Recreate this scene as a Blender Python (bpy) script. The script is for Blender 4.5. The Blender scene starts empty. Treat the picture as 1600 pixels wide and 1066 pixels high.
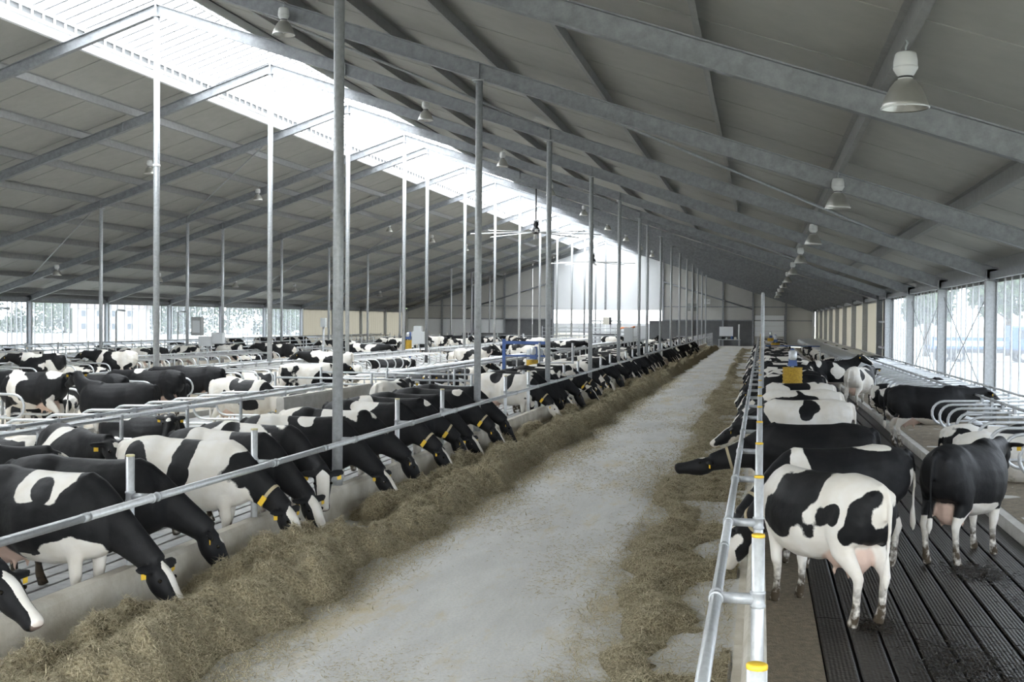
import bpy, bmesh, math, random
import numpy as np
from mathutils import Vector, Matrix, Quaternion
random.seed(7); np.random.seed(7)
S = bpy.context.scene
C = S.collection
R = math.radians
# ---------------------------------------------------------------- camera
FPX = 1830.0
CAMZ = 2.9
yaw, pit, rol = 0.2091, 0.0178, 0.0072
def make_camera():
    cd = bpy.data.cameras.new('camera'); cam = bpy.data.objects.new('camera', cd); C.objects.link(cam)
    cd.sensor_width = 36; cd.lens = 36 * FPX / 1600; cd.clip_start = .1; cd.clip_end = 2000
    F0 = Vector((-math.sin(yaw)*math.cos(pit), math.cos(yaw)*math.cos(pit), -math.sin(pit)))
    R0 = Vector((math.cos(yaw), math.sin(yaw), 0)); U0 = R0.cross(F0)
    c, s = math.cos(rol), math.sin(rol)
    Rr = R0*c + U0*s; U = U0*c - R0*s
    m = Matrix((Rr, U, -F0)).transposed().to_4x4(); m.translation = (0, 0, CAMZ)
    cam.matrix_world = m; S.camera = cam
make_camera()
# ---------------------------------------------------------------- world, exposure
S.view_settings.view_transform = 'Standard'; S.view_settings.look = 'None'
S.view_settings.gamma = 1.0; S.view_settings.use_curve_mapping = False
S.view_settings.exposure = 1.95
W = bpy.data.worlds.new('overcast_sky'); S.world = W; W.use_nodes = True
bg = W.node_tree.nodes['Background']
bg.inputs['Color'].default_value = (.93, .97, 1.0, 1); bg.inputs['Strength'].default_value = 3.2
S.cycles.max_bounces = 8; S.cycles.diffuse_bounces = 5; S.cycles.glossy_bounces = 3
S.cycles.transmission_bounces = 4; S.cycles.transparent_max_bounces = 24
S.cycles.caustics_reflective = False; S.cycles.caustics_refractive = False
S.cycles.sample_clamp_indirect = 6.0; S.cycles.use_denoising = True
# ---------------------------------------------------------------- dimensions (metres)
BAY = 8.64; Y0 = 16.21
IDX = [-2, -1, 0, 1, 2, 3, 4, 5, 5.5, 6.5, 7.5, 8.5, 9.5, 10.5, 11.5, 12.5, 13.5, 14.5]
FY = [Y0 + BAY*i for i in IDX]
YB, YE = FY[0] - .4, FY[-1]
RX = -18.47; T = .335; ZR = 12.28
XWR, XWL = 6.05, -43.6
XF = -6.04                                    # feed fence across the table
FEEDZ = .0
def zu(X): return ZR - T*abs(X - RX)          # underside of the roof beams
BH = .37                                      # beam depth
def mir(X): return 2*RX - X
# ---------------------------------------------------------------- materials
MATS = {}
def mat(name, col, rough=.6, metal=0, noise=0, nscale=8, bump=0, bscale=40, spec=None, col2=None, coords='Object'):
    if name in MATS: return MATS[name]
    m = bpy.data.materials.new(name); m.use_nodes = True; nt = m.node_tree
    b = nt.nodes['Principled BSDF']
    b.inputs['Base Color'].default_value = (*col, 1); b.inputs['Roughness'].default_value = rough
    b.inputs['Metallic'].default_value = metal
    if spec is not None: b.inputs['Specular IOR Level'].default_value = spec
    if noise or bump:
        tc = nt.nodes.new('ShaderNodeTexCoord')
    if noise:
        n = nt.nodes.new('ShaderNodeTexNoise'); n.inputs['Scale'].default_value = nscale; n.inputs['Detail'].default_value = 6
        n.inputs['Roughness'].default_value = .65
        nt.links.new(tc.outputs[coords], n.inputs['Vector'])
        r = nt.nodes.new('ShaderNodeMapRange'); r.inputs[1].default_value = .3; r.inputs[2].default_value = .7
        nt.links.new(n.outputs[0], r.inputs[0])
        mx = nt.nodes.new('ShaderNodeMix'); mx.data_type = 'RGBA'
        c2 = col2 if col2 else tuple(max(0, c*(1-noise)) for c in col)
        mx.inputs[6].default_value = (*c2, 1); mx.inputs[7].default_value = (*col, 1)
        nt.links.new(r.outputs[0], mx.inputs[0]); nt.links.new(mx.outputs[2], b.inputs['Base Color'])
    if bump:
        n2 = nt.nodes.new('ShaderNodeTexNoise'); n2.inputs['Scale'].default_value = bscale; n2.inputs['Detail'].default_value = 4
        nt.links.new(tc.outputs[coords], n2.inputs['Vector'])
        bp = nt.nodes.new('ShaderNodeBump'); bp.inputs['Strength'].default_value = bump; bp.inputs['Distance'].default_value = .02
        nt.links.new(n2.outputs[0], bp.inputs['Height']); nt.links.new(bp.outputs[0], b.inputs['Normal'])
    MATS[name] = m; return m
def screen_mat(name, col, trans, tcol=(1, 1, 1)):
    m = bpy.data.materials.new(name); m.use_nodes = True; nt = m.node_tree; nt.nodes.clear()
    o = nt.nodes.new('ShaderNodeOutputMaterial'); mx = nt.nodes.new('ShaderNodeMixShader'); mx2 = nt.nodes.new('ShaderNodeMixShader')
    d = nt.nodes.new('ShaderNodeBsdfDiffuse'); t = nt.nodes.new('ShaderNodeBsdfTranslucent'); p = nt.nodes.new('ShaderNodeBsdfTransparent')
    d.inputs[0].default_value = (*col, 1); t.inputs[0].default_value = (*col, 1); p.inputs[0].default_value = (*tcol, 1)
    mx2.inputs[0].default_value = .6
    nt.links.new(d.outputs[0], mx2.inputs[1]); nt.links.new(t.outputs[0], mx2.inputs[2])
    mx.inputs[0].default_value = trans
    nt.links.new(mx2.outputs[0], mx.inputs[1]); nt.links.new(p.outputs[0], mx.inputs[2]); nt.links.new(mx.outputs[0], o.inputs[0])
    MATS[name] = m; return m
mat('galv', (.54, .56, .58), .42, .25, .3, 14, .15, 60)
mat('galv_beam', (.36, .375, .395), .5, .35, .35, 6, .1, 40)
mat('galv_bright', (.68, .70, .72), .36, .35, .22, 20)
mat('roof_panel', (.43, .43, .40), .6, 0, .12, 2)
mat('purlin', (.36, .365, .36), .5, .4, .2, 6)
mat('white_paint', (.82, .83, .84), .45)
mat('rib_grey', (.30, .31, .33), .6); mat('sky_block_grey', (.20, .205, .21), .8)
screen_mat('skylight', (.9, .93, .95), .8)
screen_mat('windbreak', (.24, .255, .28), .58, (.80, .82, .85))
screen_mat('curtain_beige', (.37, .355, .32), .02)
mat('concrete', (.60, .585, .55), .85, 0, .35, 3, .4, 30, col2=(.42, .405, .365))
mat('concrete_curb', (.70, .665, .59), .8, 0, .4, 2.5, .25, 30, col2=(.48, .435, .35))
mat('dark_wall', (.16, .165, .17), .8, 0, .2, 2)
mat('end_panel', (.55, .545, .52), .6, 0, .08, 1)
mat('end_white', (.86, .88, .9), .5)
mat('rubber_slat', (.034, .029, .024), .36, 0, .6, 5, .5, 25, spec=.28, col2=(.012, .011, .0095))
mat('slat_grey', (.42, .42, .41), .6, 0, .4, 5, .2, 30)
def ribbed(name):
    nt = MATS[name].node_tree; b = nt.nodes['Principled BSDF']; tc = nt.nodes.new('ShaderNodeTexCoord'); w = nt.nodes.new('ShaderNodeTexWave')
    w.wave_type = 'BANDS'; w.bands_direction = 'X'; w.inputs['Scale'].default_value = 9; w.inputs['Distortion'].default_value = .4
    nt.links.new(tc.outputs['Object'], w.inputs['Vector'])
    old = b.inputs['Normal'].links[0].from_node; bp = nt.nodes.new('ShaderNodeBump'); bp.inputs['Strength'].default_value = .5; bp.inputs['Distance'].default_value = .006
    nt.links.new(w.outputs['Fac'], bp.inputs['Height']); nt.links.new(old.outputs[0], bp.inputs['Normal']); nt.links.new(bp.outputs[0], b.inputs['Normal'])
ribbed('rubber_slat')
mat('pit', (.012, .011, .01), .9)
mat('brown_mat', (.25, .20, .135), .85, 0, .6, 14, .6, 60, col2=(.11, .09, .062))
mat('bedding', (.66, .60, .50), .95, 0, .35, 9, .8, 25)
mat('bedding_dark', (.27, .225, .165), .95, 0, .5, 9, .8, 25)
mat('alum', (.62, .61, .57), .34, .75, .1, 6)
mat('lamp_white', (.75, .76, .76), .4)
mat('lamp_glass', (.9, .9, .88), .15)
mat('black_iron', (.03, .03, .033), .5, .3)
mat('yellow', (.80, .52, .04), .55)
mat('cap_pale', (.66, .60, .36), .5)
mat('yellow_brush', (.72, .47, .05), .8, 0, .45, 30, .9, 120, col2=(.35, .2, .03))
mat('blue', (.06, .12, .33), .45)
mat('box_grey', (.55, .57, .58), .5)
mat('strap', (.45, .38, .25), .8)
mat('eye', (.01, .008, .006), .1)
mat('tree_leaf', (.10, .16, .06), .8, 0, .5, .6)
mat('bark', (.12, .09, .06), .9)
mat('house_wall', (.62, .58, .52), .8); mat('house_roof', (.26, .22, .2), .8); mat('glass_dark', (.06, .08, .1), .1)
mat('orange', (.75, .22, .05), .5); mat('tyre', (.02, .02, .02), .8); mat('truck_blue', (.07, .15, .38), .35)
mat('ground_out', (.50, .50, .42), .95, 0, .2, .05)
mat('tank', (.72, .69, .60), .4); mat('rope_white', (.8, .8, .78), .8); mat('red_paint', (.5, .06, .03), .5)
# feed table surface: worn concrete, chaff film
def alley_mat():
    m = bpy.data.materials.new('alley'); m.use_nodes = True; nt = m.node_tree; b = nt.nodes['Principled BSDF']
    tc = nt.nodes.new('ShaderNodeTexCoord'); L = nt.links.new
    def nz(sc, det, rough, vec=None):
        n = nt.nodes.new('ShaderNodeTexNoise'); n.inputs['Scale'].default_value = sc; n.inputs['Detail'].default_value = det
        n.inputs['Roughness'].default_value = rough; L(vec or tc.outputs['Object'], n.inputs['Vector']); return n.outputs[0]
    def ramp(f, a, c):
        r = nt.nodes.new('ShaderNodeMapRange'); r.inputs[1].default_value = a; r.inputs[2].default_value = c; L(f, r.inputs[0]); return r.outputs[0]
    def mixc(f, a, c):
        x = nt.nodes.new('ShaderNodeMix'); x.data_type = 'RGBA'; L(f, x.inputs[0])
        for k, v in ((6, a), (7, c)):
            if isinstance(v, tuple): x.inputs[k].default_value = (*v, 1)
            else: L(v, x.inputs[k])
        return x.outputs[2]
    mp = nt.nodes.new('ShaderNodeMapping'); mp.inputs['Scale'].default_value = (1, .28, 1); L(tc.outputs['Object'], mp.inputs[0])
    base = mixc(ramp(nz(.9, 7, .7, mp.outputs[0]), .3, .7), (.47, .47, .465), (.74, .735, .715))
    base = mixc(ramp(nz(34, 4, .7), .46, .8), base, (.42, .415, .395))
    ch = mixc(ramp(nz(1.1, 8, .75, mp.outputs[0]), .53, .66), base, (.55, .47, .31))
    ch = mixc(ramp(nz(150, 2, .5), .60, .65), ch, (.74, .66, .48))
    L(ch, b.inputs['Base Color']); b.inputs['Roughness'].default_value = .82
    bp = nt.nodes.new('ShaderNodeBump'); bp.inputs['Strength'].default_value = .25; bp.inputs['Distance'].default_value = .01
    L(nz(90, 4, .6), bp.inputs['Height']); L(bp.outputs[0], b.inputs['Normal']); MATS['alley'] = m
alley_mat()
def silage_mat(name, c1, c2, c3):
    m = bpy.data.materials.new(name); m.use_nodes = True; nt = m.node_tree; b = nt.nodes['Principled BSDF']
    tc = nt.nodes.new('ShaderNodeTexCoord'); n = nt.nodes.new('ShaderNodeTexNoise'); n.inputs['Scale'].default_value = 45; n.inputs['Detail'].default_value = 6
    nt.links.new(tc.outputs['Object'], n.inputs['Vector'])
    r = nt.nodes.new('ShaderNodeValToRGB'); e = r.color_ramp.elements
    e[0].position = .32; e[0].color = (*c1, 1); e[1].position = .7; e[1].color = (*c3, 1); x = e.new(.5); x.color = (*c2, 1)
    nt.links.new(n.outputs[0], r.inputs[0]); nt.links.new(r.outputs[0], b.inputs['Base Color']); b.inputs['Roughness'].default_value = .95
    bp = nt.nodes.new('ShaderNodeBump'); bp.inputs['Strength'].default_value = 1; bp.inputs['Distance'].default_value = .03
    nt.links.new(n.outputs[0], bp.inputs['Height']); nt.links.new(bp.outputs[0], b.inputs['Normal']); MATS[name] = m
silage_mat('silage', (.13, .108, .06), (.28, .235, .145), (.46, .40, .265))
silage_mat('straw_bits', (.24, .205, .12), (.47, .41, .27), (.74, .66, .48))
# ---------------------------------------------------------------- mesh helpers
class MB:
    def __init__(s): s.v = []; s.f = []; s.sm = []
    def add(s, vs, fs, smooth=False):
        o = len(s.v); s.v += [tuple(v) for v in vs]; s.f += [tuple(i+o for i in f) for f in fs]; s.sm += [smooth]*len(fs); return s
    def box(s, a, b):
        x0, y0, z0 = a; x1, y1, z1 = b
        return s.add([(x0,y0,z0),(x1,y0,z0),(x1,y1,z0),(x0,y1,z0),(x0,y0,z1),(x1,y0,z1),(x1,y1,z1),(x0,y1,z1)],
                     [(3,2,1,0),(4,5,6,7),(0,1,5,4),(1,2,6,5),(2,3,7,6),(3,0,4,7)])
    def tube(s, pts, r, n=8, caps=True, smooth=True):
        pts = [Vector(p) for p in pts]; rs = r if isinstance(r, (list, tuple)) else [r]*len(pts)
        o = len(s.v); prev = None; N = len(pts); vs = []; fs = []
        for i, p in enumerate(pts):
            t = (pts[min(i+1, N-1)] - pts[max(i-1, 0)]).normalized()
            if prev is None:
                a = t.orthogonal().normalized()
            else: a = (prev - t*prev.dot(t)).normalized()
            prev = a; b = t.cross(a)
            for k in range(n):
                w = 2*math.pi*k/n; vs.append(p + (a*math.cos(w) + b*math.sin(w))*rs[i])
        for i in range(N-1):
            for k in range(n): fs.append((i*n+k, i*n+(k+1) % n, (i+1)*n+(k+1) % n, (i+1)*n+k))
        s.add(vs, fs, smooth)
        if caps: s.add([], []); s.f += [tuple(o+k for k in reversed(range(n))), tuple(o+(N-1)*n+k for k in range(n))]; s.sm += [False, False]
        return s
    def lathe(s, prof, n=20, c=(0, 0, 0), smooth=True, cap=False):
        vs = []; fs = []; m = len(prof)
        for r, z in prof:
            for k in range(n): w = 2*math.pi*k/n; vs.append((c[0]+r*math.cos(w), c[1]+r*math.sin(w), c[2]+z))
        for i in range(m-1):
            for k in range(n): fs.append((i*n+k, i*n+(k+1) % n, (i+1)*n+(k+1) % n, (i+1)*n+k))
        if cap: fs += [tuple(reversed(range(n))), tuple((m-1)*n+k for k in range(n))]
        return s.add(vs, fs, smooth)
    def prism(s, prof, p0, p1, u, w):           # profile (a,b) along axes u,w swept from p0 to p1
        p0, p1, u, w = Vector(p0), Vector(p1), Vector(u), Vector(w); n = len(prof)
        vs = [p + u*a + w*b for p in (p0, p1) for a, b in prof]
        fs = [(k, (k+1) % n, n+(k+1) % n, n+k) for k in range(n)] + [tuple(reversed(range(n))), tuple(range(n, 2*n))]
        return s.add(vs, fs)
    def mesh(s, name, m):
        me = bpy.data.meshes.new(name); me.from_pydata(s.v, [], s.f); me.materials.append(MATS[m])
        me.polygons.foreach_set('use_smooth', s.sm); me.update(); return me
    def build(s, name, m, parent=None, loc=None):
        return link(name, s.mesh(name, m), parent, loc)
def link(name, me, parent=None, loc=None, rz=0):
    o = bpy.data.objects.new(name, me); C.objects.link(o)
    if parent: o.parent = parent
    if loc: o.location = loc
    if rz: o.rotation_euler[2] = rz
    return o
def tag(o, label=None, cat=None, group=None, kind=None):
    for k, v in (('label', label), ('category', cat), ('group', group), ('kind', kind)):
        if v: o[k] = v
    return o
def empty(name, loc=(0, 0, 0), rz=0, **k):
    o = bpy.data.objects.new(name, None); C.objects.link(o); o.location = loc; o.rotation_euler[2] = rz; o.empty_display_size = .3
    return tag(o, **k)
ORD = 'first second third fourth fifth sixth seventh eighth ninth tenth eleventh twelfth thirteenth fourteenth fifteenth sixteenth seventeenth eighteenth nineteenth'.split()
TENS = ['', '', 'twenty', 'thirty', 'forty', 'fifty', 'sixty', 'seventy', 'eighty', 'ninety']
def ordw(n):                                    # 1 -> first
    if n < 20: return ORD[n-1]
    t, u = divmod(n, 10)
    return (TENS[t][:-1] + 'ieth') if u == 0 else TENS[t] + '-' + ORD[u-1]
IPROF = lambda h, w, tf=.022, tw=.016: [(-w/2, 0), (w/2, 0), (w/2, tf), (tw/2, tf), (tw/2, h-tf), (w/2, h-tf), (w/2, h), (-w/2, h), (-w/2, h-tf), (-tw/2, h-tf), (-tw/2, tf), (-w/2, tf)]
# ================================================================ ROOF
roof = empty('ceiling', (0, 0, 0), label='grey insulated panel roof on galvanised beams with open ridge skylight', kind='structure')
SKX = 3.17                                     # half width of the skylight
def sgn_side(s): return (lambda d: RX + s*d)   # distance from ridge -> X
EAVE = {1: XWR + .75 - RX, -1: RX - XWL + .75}
WEB = {1: XWR - RX + .15, -1: RX - XWL + .15}
# beams
for y in FY:
    for s in (1, -1):
        d1 = WEB[s]
        p0 = Vector((RX, y, ZR)); p1 = Vector((RX + s*d1, y, ZR - T*d1))
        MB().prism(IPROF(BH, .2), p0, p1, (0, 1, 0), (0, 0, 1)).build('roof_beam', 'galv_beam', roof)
        for dj in (6.2, 12.43):                # bolted splice plates
            q = p0 + Vector((s*dj, 0, -T*dj))
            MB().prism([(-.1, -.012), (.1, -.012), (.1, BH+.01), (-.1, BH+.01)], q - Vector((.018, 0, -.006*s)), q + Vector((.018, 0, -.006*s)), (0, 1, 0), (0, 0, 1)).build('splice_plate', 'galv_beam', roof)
    MB().box((RX-.03, y-.11, ZR-.02), (RX+.03, y+.11, ZR+.5)).build('ridge_plate', 'galv', roof)
# purlins: Z sections, two bays long
PD = {1: [24.77-2.4*k for k in range(10)]}
PD[-1] = [24.77-2.4*k for k in range(10)]
ZP = [(0, 0), (.085, 0), (.085, .012), (.012, .012), (.012, .268), (.012, .28), (-.075, .28), (-.075, .268), (0, .268)]
spans = [(FY[i], FY[min(i+2, len(FY)-1)]) for i in range(0, len(FY)-1, 2)]
for s in (1, -1):
    for k, d in enumerate(PD[s]):
        X = RX + s*d; z = ZR - T*d + BH
        for a, b in spans:
            MB().prism([(s*u, w) for u, w in ZP], (X, a, z), (X, b, z), (1, 0, -s*T), (0, 0, 1)).build('purlin', 'white_paint' if k == 9 else 'purlin', roof)
# roof panels with V joints
bounds = []
for i in range(len(FY)-1):
    n = 3 if FY[i+1]-FY[i] > 6 else 2
    bounds += [FY[i] + (FY[i+1]-FY[i])*k/n for k in range(n)]
bounds.append(FY[-1]+.32)
for s in (1, -1):
    for a, b in zip(bounds, bounds[1:]):
        g = .024; q = BH+.28
        prof = [(a+g, q), (b-g, q), (b-g, q+.12), (b, q+.12), (b, q+.15), (a, q+.15), (a, q+.12), (a+g, q+.12)]
        d0, d1 = SKX, EAVE[s]
        vs = [(RX+s*d, y, ZR - T*d + z) for d in (d0, d1) for y, z in prof]; n = 8
        fs = [(k, (k+1) % n, n+(k+1) % n, n+k) for k in range(n)] + [tuple(reversed(range(n))), tuple(range(n, 2*n))]
        MB().add(vs, fs).build('roof_panel', 'roof_panel', roof)
# skylight: raised panes with ribs, kerb stubs
sky = empty('skylight', (0, 0, 0)); sky.parent = roof
for s in (1, -1):
    for a, b in zip(bounds, bounds[1:]):
        vs = [(RX+s*d, y, ZR - T*d + z + 1.12) for d in (-.02, SKX+.25) for y, z in ((a, 0), (b, 0), (b, .016), (a, .016))]
        fs = [(0, 1, 5, 4), (1, 2, 6, 5), (2, 3, 7, 6), (3, 0, 4, 7), (3, 2, 1, 0), (4, 5, 6, 7)]
        MB().add(vs, fs).build('pane', 'skylight', sky)
        nr = max(3, round((b-a)/.6))
        for y in [a+(b-a)*k/nr for k in range(nr)]:
            MB().prism([(-.045, 0), (.045, 0), (.045, .035), (-.045, .035)], (RX, y, ZR+1.08), (RX+s*(SKX+.25), y, ZR+1.08-T*(SKX+.25)), (0, 1, 0), (0, 0, 1)).build('rib', 'rib_grey', sky)
            z0 = ZR - T*SKX
            MB().box((RX+s*SKX-.03, y-.025, z0+.7), (RX+s*SKX+.03, y+.025, z0+1.1)).build('stub', 'white_paint', sky)
    for i in range(0, len(FY)-1, 2):
        a, b = FY[i], FY[min(i+2, len(FY)-1)]
        MB().box((RX+s*(SKX+.06)-.01, a, ZR-T*SKX+.6), (RX+s*(SKX+.06)+.01, b, ZR-T*SKX+1.06)).build('sky_block_sheet', 'sky_block_grey', sky)  # solid grey sheet added in the vent gap, blocks sky behind white stubs
        for dz in (.64, .98):
            z0 = ZR - T*SKX + dz
            MB().box((RX+s*SKX-.02, a, z0), (RX+s*SKX+.02, b, z0+.09)).build('kerb_rail', 'white_paint', sky)
# ridge purlin, wind bracing tubes
for a, b in spans:
    MB().box((RX-.04, a, ZR+.98), (RX+.04, b, ZR+1.08)).build('ridge_rail', 'white_paint', roof)
for i in (3, 6, 10):
    for s in (1, -1):
        for d0, d1 in ((3.5, 12.4), (12.4, 22)):
            MB().tube([(RX+s*d0, FY[i], ZR-T*d0+BH-.05), (RX+s*d1, FY[i+1], ZR-T*d1+BH-.05)], .035, 6).build('brace_tube', 'galv', roof)
# ================================================================ FLOORS
floor = empty('floor', (0, 0, 0), label='barn floor with concrete feed tables and slatted alleys', kind='structure')
MB().box((XWL-.2, YB, -.5), (XWR+.2, YE+.2, -.06)).build('pit_slab', 'pit', floor)
MB().box((-5.95, YB, -.06), (-.1, YE, FEEDZ)).build('feed_table', 'alley', floor)
MB().box((mir(-.1), YB, -.06), (mir(-5.95), YE, FEEDZ)).build('feed_table', 'alley', floor)
MB().box((-.1, YB, -.06), (.55, YE, 0)).build('brown_strip', 'brown_mat', floor)
def slats(x0, x1, ya, yb, w, m, name='slat', gap=.03):
    n = max(1, round((x1-x0)/w)); w = (x1-x0)/n
    cache = {}
    y = ya
    while y < yb-.1:
        L = min(BAY, yb-y); key = round(L, 2)
        for k in range(n):
            wk = w-gap
            if key not in cache:
                mb = MB(); mb.prism([(0, -.06), (wk, -.06), (wk, -.012), (wk-.012, 0), (.012, 0), (0, -.012)], (0, .006, 0), (0, L-.006, 0), (1, 0, 0), (0, 0, 1))
                cache[key] = mb.mesh(name, m)
            link(name, cache[key], floor, (x0+k*w+gap/2, y, 0))
        y += L
slats(.55, 3.4, 3.2, 3.2+BAY*12, .285, 'rubber_slat')
MB().box((.55, 3.2+BAY*12, -.06), (3.4, YE, 0)).build('far_slab', 'rubber_slat', floor)
slats(-10.3, -6.2, 3.2, 3.2+BAY*5, .256, 'slat_grey')
MB().box((-10.3, 3.2+BAY*5, -.06), (-6.2, YE, 0)).build('far_slab', 'slat_grey', floor)
slats(-16.1, -13.0, 11, 11+BAY*4, .51, 'slat_grey')
MB().box((-16.1, 11+BAY*4, -.06), (-13, YE, 0)).build('far_slab', 'slat_grey', floor)
for a, b in ((mir(-13.0), mir(-16.1)), (mir(-10.3), mir(-6.2))):
    pass
MB().box((mir(-13.0), YB, -.06), (mir(-16.1), YE, 0)).build('far_slab', 'slat_grey', floor)
MB().box((mir(-6.2), YB, -.06), (mir(-10.3), YE, 0)).build('far_slab', 'slat_grey', floor)
MB().box((mir(3.4), YB, -.06), (mir(-.1), YE, 0)).build('far_slab', 'slat_grey', floor)
def rough_slab(x0, x1, y0, y1, z, name='bedding', m='bedding', step=.28, amp=.05):
    nx, ny = max(2, int((x1-x0)/step)), max(2, int((y1-y0)/step)); ny = min(ny, 420)
    xs = np.linspace(x0, x1, nx+1); ys = np.linspace(y0, y1, ny+1); gx, gy = np.meshgrid(xs, ys)
    gz = z + amp*(np.sin(gx*7.1+gy*3.3)+np.sin(gx*3.7-gy*5.9)+np.random.uniform(-1, 1, gx.shape))*.33
    gz[:, 0] = gz[:, -1] = z - .02
    v = np.stack([gx, gy, gz], -1).reshape(-1, 3); W_ = nx+1
    f = [(j*W_+i, j*W_+i+1, (j+1)*W_+i+1, (j+1)*W_+i) for j in range(ny) for i in range(nx)]
    mb = MB(); mb.v = [tuple(p) for p in v]; mb.f = f; mb.sm = [True]*len(f)
    return mb.build(name, m, floor)
L1GAP = (29.6, 33.6)
STALLS = [(3.4, 6.0, 4.0, 128), (-13.0, -10.3, 8.0, L1GAP[0]), (-13.0, -10.3, L1GAP[1], 112), (-20.84, -16.1, 14, 60), (-20.84, -16.1, 64, 116),
          (mir(-10.3), mir(-13.0), 24, 60), (mir(-10.3), mir(-13.0), 64, 116), (XWL+.2, mir(3.4), 26, 128)]
for x0, x1, y0, y1 in STALLS:
    MB().box((x0, y0, -.06), (x1, y1, .16)).build('stall_platform', 'concrete', floor)
    rough_slab(x0+.14, x1-.14 if x1 < 5 else x1, y0+.1, y1-.1, .185, m='bedding_dark' if x0 > 0 else 'bedding')
# kerbs of the feed tables
def kerb(x, s, y0, y1, lab):
    e = empty('feed_kerb', (x, y0, 0), label=lab, cat='kerb', kind='structure')
    prof = [(.03, -.02), (.0, .42), (-.03, .47), (-.15, .47), (-.17, .45), (-.17, -.02)]
    mb = MB().prism([(s*a, b) for a, b in prof], (0, .004, 0), (0, 4.316, 0), (1, 0, 0), (0, 0, 1)); me = mb.mesh('kerb_block', 'concrete_curb')
    foot = MB().box((min(s*.02, s*.10), .004, FEEDZ-.02), (max(s*.02, s*.12), 4.316, FEEDZ+.06)).mesh('kerb_foot', 'concrete_curb')
    for k in range(int((y1-y0)/4.32)):
        b = link('kerb_block', me, e, (0, k*4.32, 0)); link('kerb_foot', foot, b)
    return e
kerb(-5.92, 1, 1.8, 137, 'pale concrete kerb along the open feed rail with plump hay ridge')
kerb(-.10, -1, 1.8, 137, 'pale concrete kerb beneath the double rail beside brown walkway strip')
kerb(mir(-5.92), -1, 28, 137, 'far concrete kerb of the second feed table beyond the ridge posts')
# ================================================================ SUPPORT POSTS
rows = [(RX, .095, 'under the skylight ridge', 'ridge posts'), (XF, .077, 'rising from the open feed rail', 'feed rail posts'), (mir(XF), .085, 'in the distant row toward the tree-side wall', 'distant posts')]
for X, r, w, g in rows:
    vis = [y for y in FY if y > 12][:-1]
    for k, y in enumerate(vis):
        zt = zu(X)
        o = MB().lathe([(r, .0), (r, zt-.03)], 14, cap=True).build('support_post', 'galv', None, (X, y, 0))
        tag(o, f'tall galvanised round post {w}, {ordw(k+1)} of its row from the camera', 'post', g, 'structure')
        MB().box((-.14, -.12, zt-.03), (.14, .12, zt-.002)).build('head_plate', 'galv', o)
        if X == RX: MB().lathe([(r+.004, 7.6), (r+.02, 7.62), (r+.02, 7.66), (r+.004, 7.68)], 12).build('rope_tie', 'rope_white', o) if k < 3 else None
        if X == XF: MB().lathe([(r+.003, .52), (r+.012, .53), (r+.012, .60), (r+.003, .61)], 12).build('collar', 'galv', o)
# ================================================================ SIDE WALLS
def side_wall(name, X, s, lab):                # s=+1 right wall
    e = empty(name, (0, 0, 0), label=lab, kind='structure'); ez = zu(X)
    col = MB().prism([(a, b-.15) for a, b in IPROF(.30, .2)], (0, 0, 0), (0, 0, ez+.3), (0, 1, 0), (s, 0, 0)).mesh('wall_column', 'galv')
    bar = MB().box((-.02, -.035, .55), (.02, .035, ez+.15)).mesh('curtain_bar', 'galv_bright')
    xo = X + s*.22
    for i, y in enumerate(FY):
        link('wall_column', col, e, (X, y, 0))
        MB().box((X-.16, y-.1, ez-.02), (X+.16, y+.1, ez+.0)).build('knee_plate', 'galv_beam', e)
        if i == len(FY)-1: break
        a, b = y, FY[i+1]
        MB().box((xo-.06, a, -.3), (xo+.06, b, .6)).build('sill_wall', 'concrete', e)
        MB().box((X-.06, a+.1, ez+.02), (X+.06, b-.1, ez+.22)).build('eave_rail', 'galv_beam', e)
        MB().box((xo-.03, a, ez-.08 if s < 0 else ez-.05), (xo+.03, b, ez+.85)).build('eave_board', 'purlin', e)
        half = b-a < 6
        solid = (FY[i] > 60 and s > 0) or (FY[i] > 105)
        if half and s > 0:
            MB().box((xo-.03, a, .6), (xo+.03, b, ez+.1)).build('dark_panel', 'dark_wall', e)
            for zz in (1.6, 2.9): MB().box((X-.05, a+.1, zz), (X+.05, b-.1, zz+.1)).build('cross_rail', 'galv', e)
            continue
        if solid:
            n = 22; vs = []; fs = []
            for k in range(n+1):
                yy = a + (b-a)*k/n; dx = .05*(k % 2)
                vs += [(xo+dx, yy, .6), (xo+dx, yy, ez+.15), (xo+dx+.012, yy, .6), (xo+dx+.012, yy, ez+.15)]
            for k in range(n):
                o = k*4; fs += [(o, o+4, o+5, o+1), (o+2, o+3, o+7, o+6)]
            MB().add(vs, fs).build('curtain', 'curtain_beige', e)
        else:
            nf = 9; vs = []; fs = []
            MB().box((xo+.02, a, .6), (xo+.024, b, ez+.15)).build('windbreak_screen', 'windbreak', e)
            for k in range(1, 9): link('curtain_bar', bar, e, (xo-.06, a + (b-a)*k/9 + random.uniform(-.18, .18), 0))
            if i in (5, 10) or (s > 0 and i == 4):
                for z0, z1 in ((.7, ez-.3), (ez-.3, .7)):
                    MB().tube([(X, a+.3, z0), (X, b-.3, z1)], .016, 5).build('brace_rod', 'galv', e)
    return e
wr = side_wall('wall_right', XWR, 1, 'open side wall with galvanised columns, curtain bars and windbreak screen by lorry')
wl = side_wall('wall_left', XWL, -1, 'long open side wall with pale windbreak screen showing hedge trees outside')
for y in (FY[7]+1.2, FY[9]+.9, FY[10]+1):       # downpipes inside the tree-side screen
    MB().tube([(XWL+.9, y-.1, 3.35), (XWL+.25, y, 3.4), (XWL+.15, y, 3.3), (XWL+.15, y, .5)], .06, 8).build('downpipe', 'galv', wl)
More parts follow.
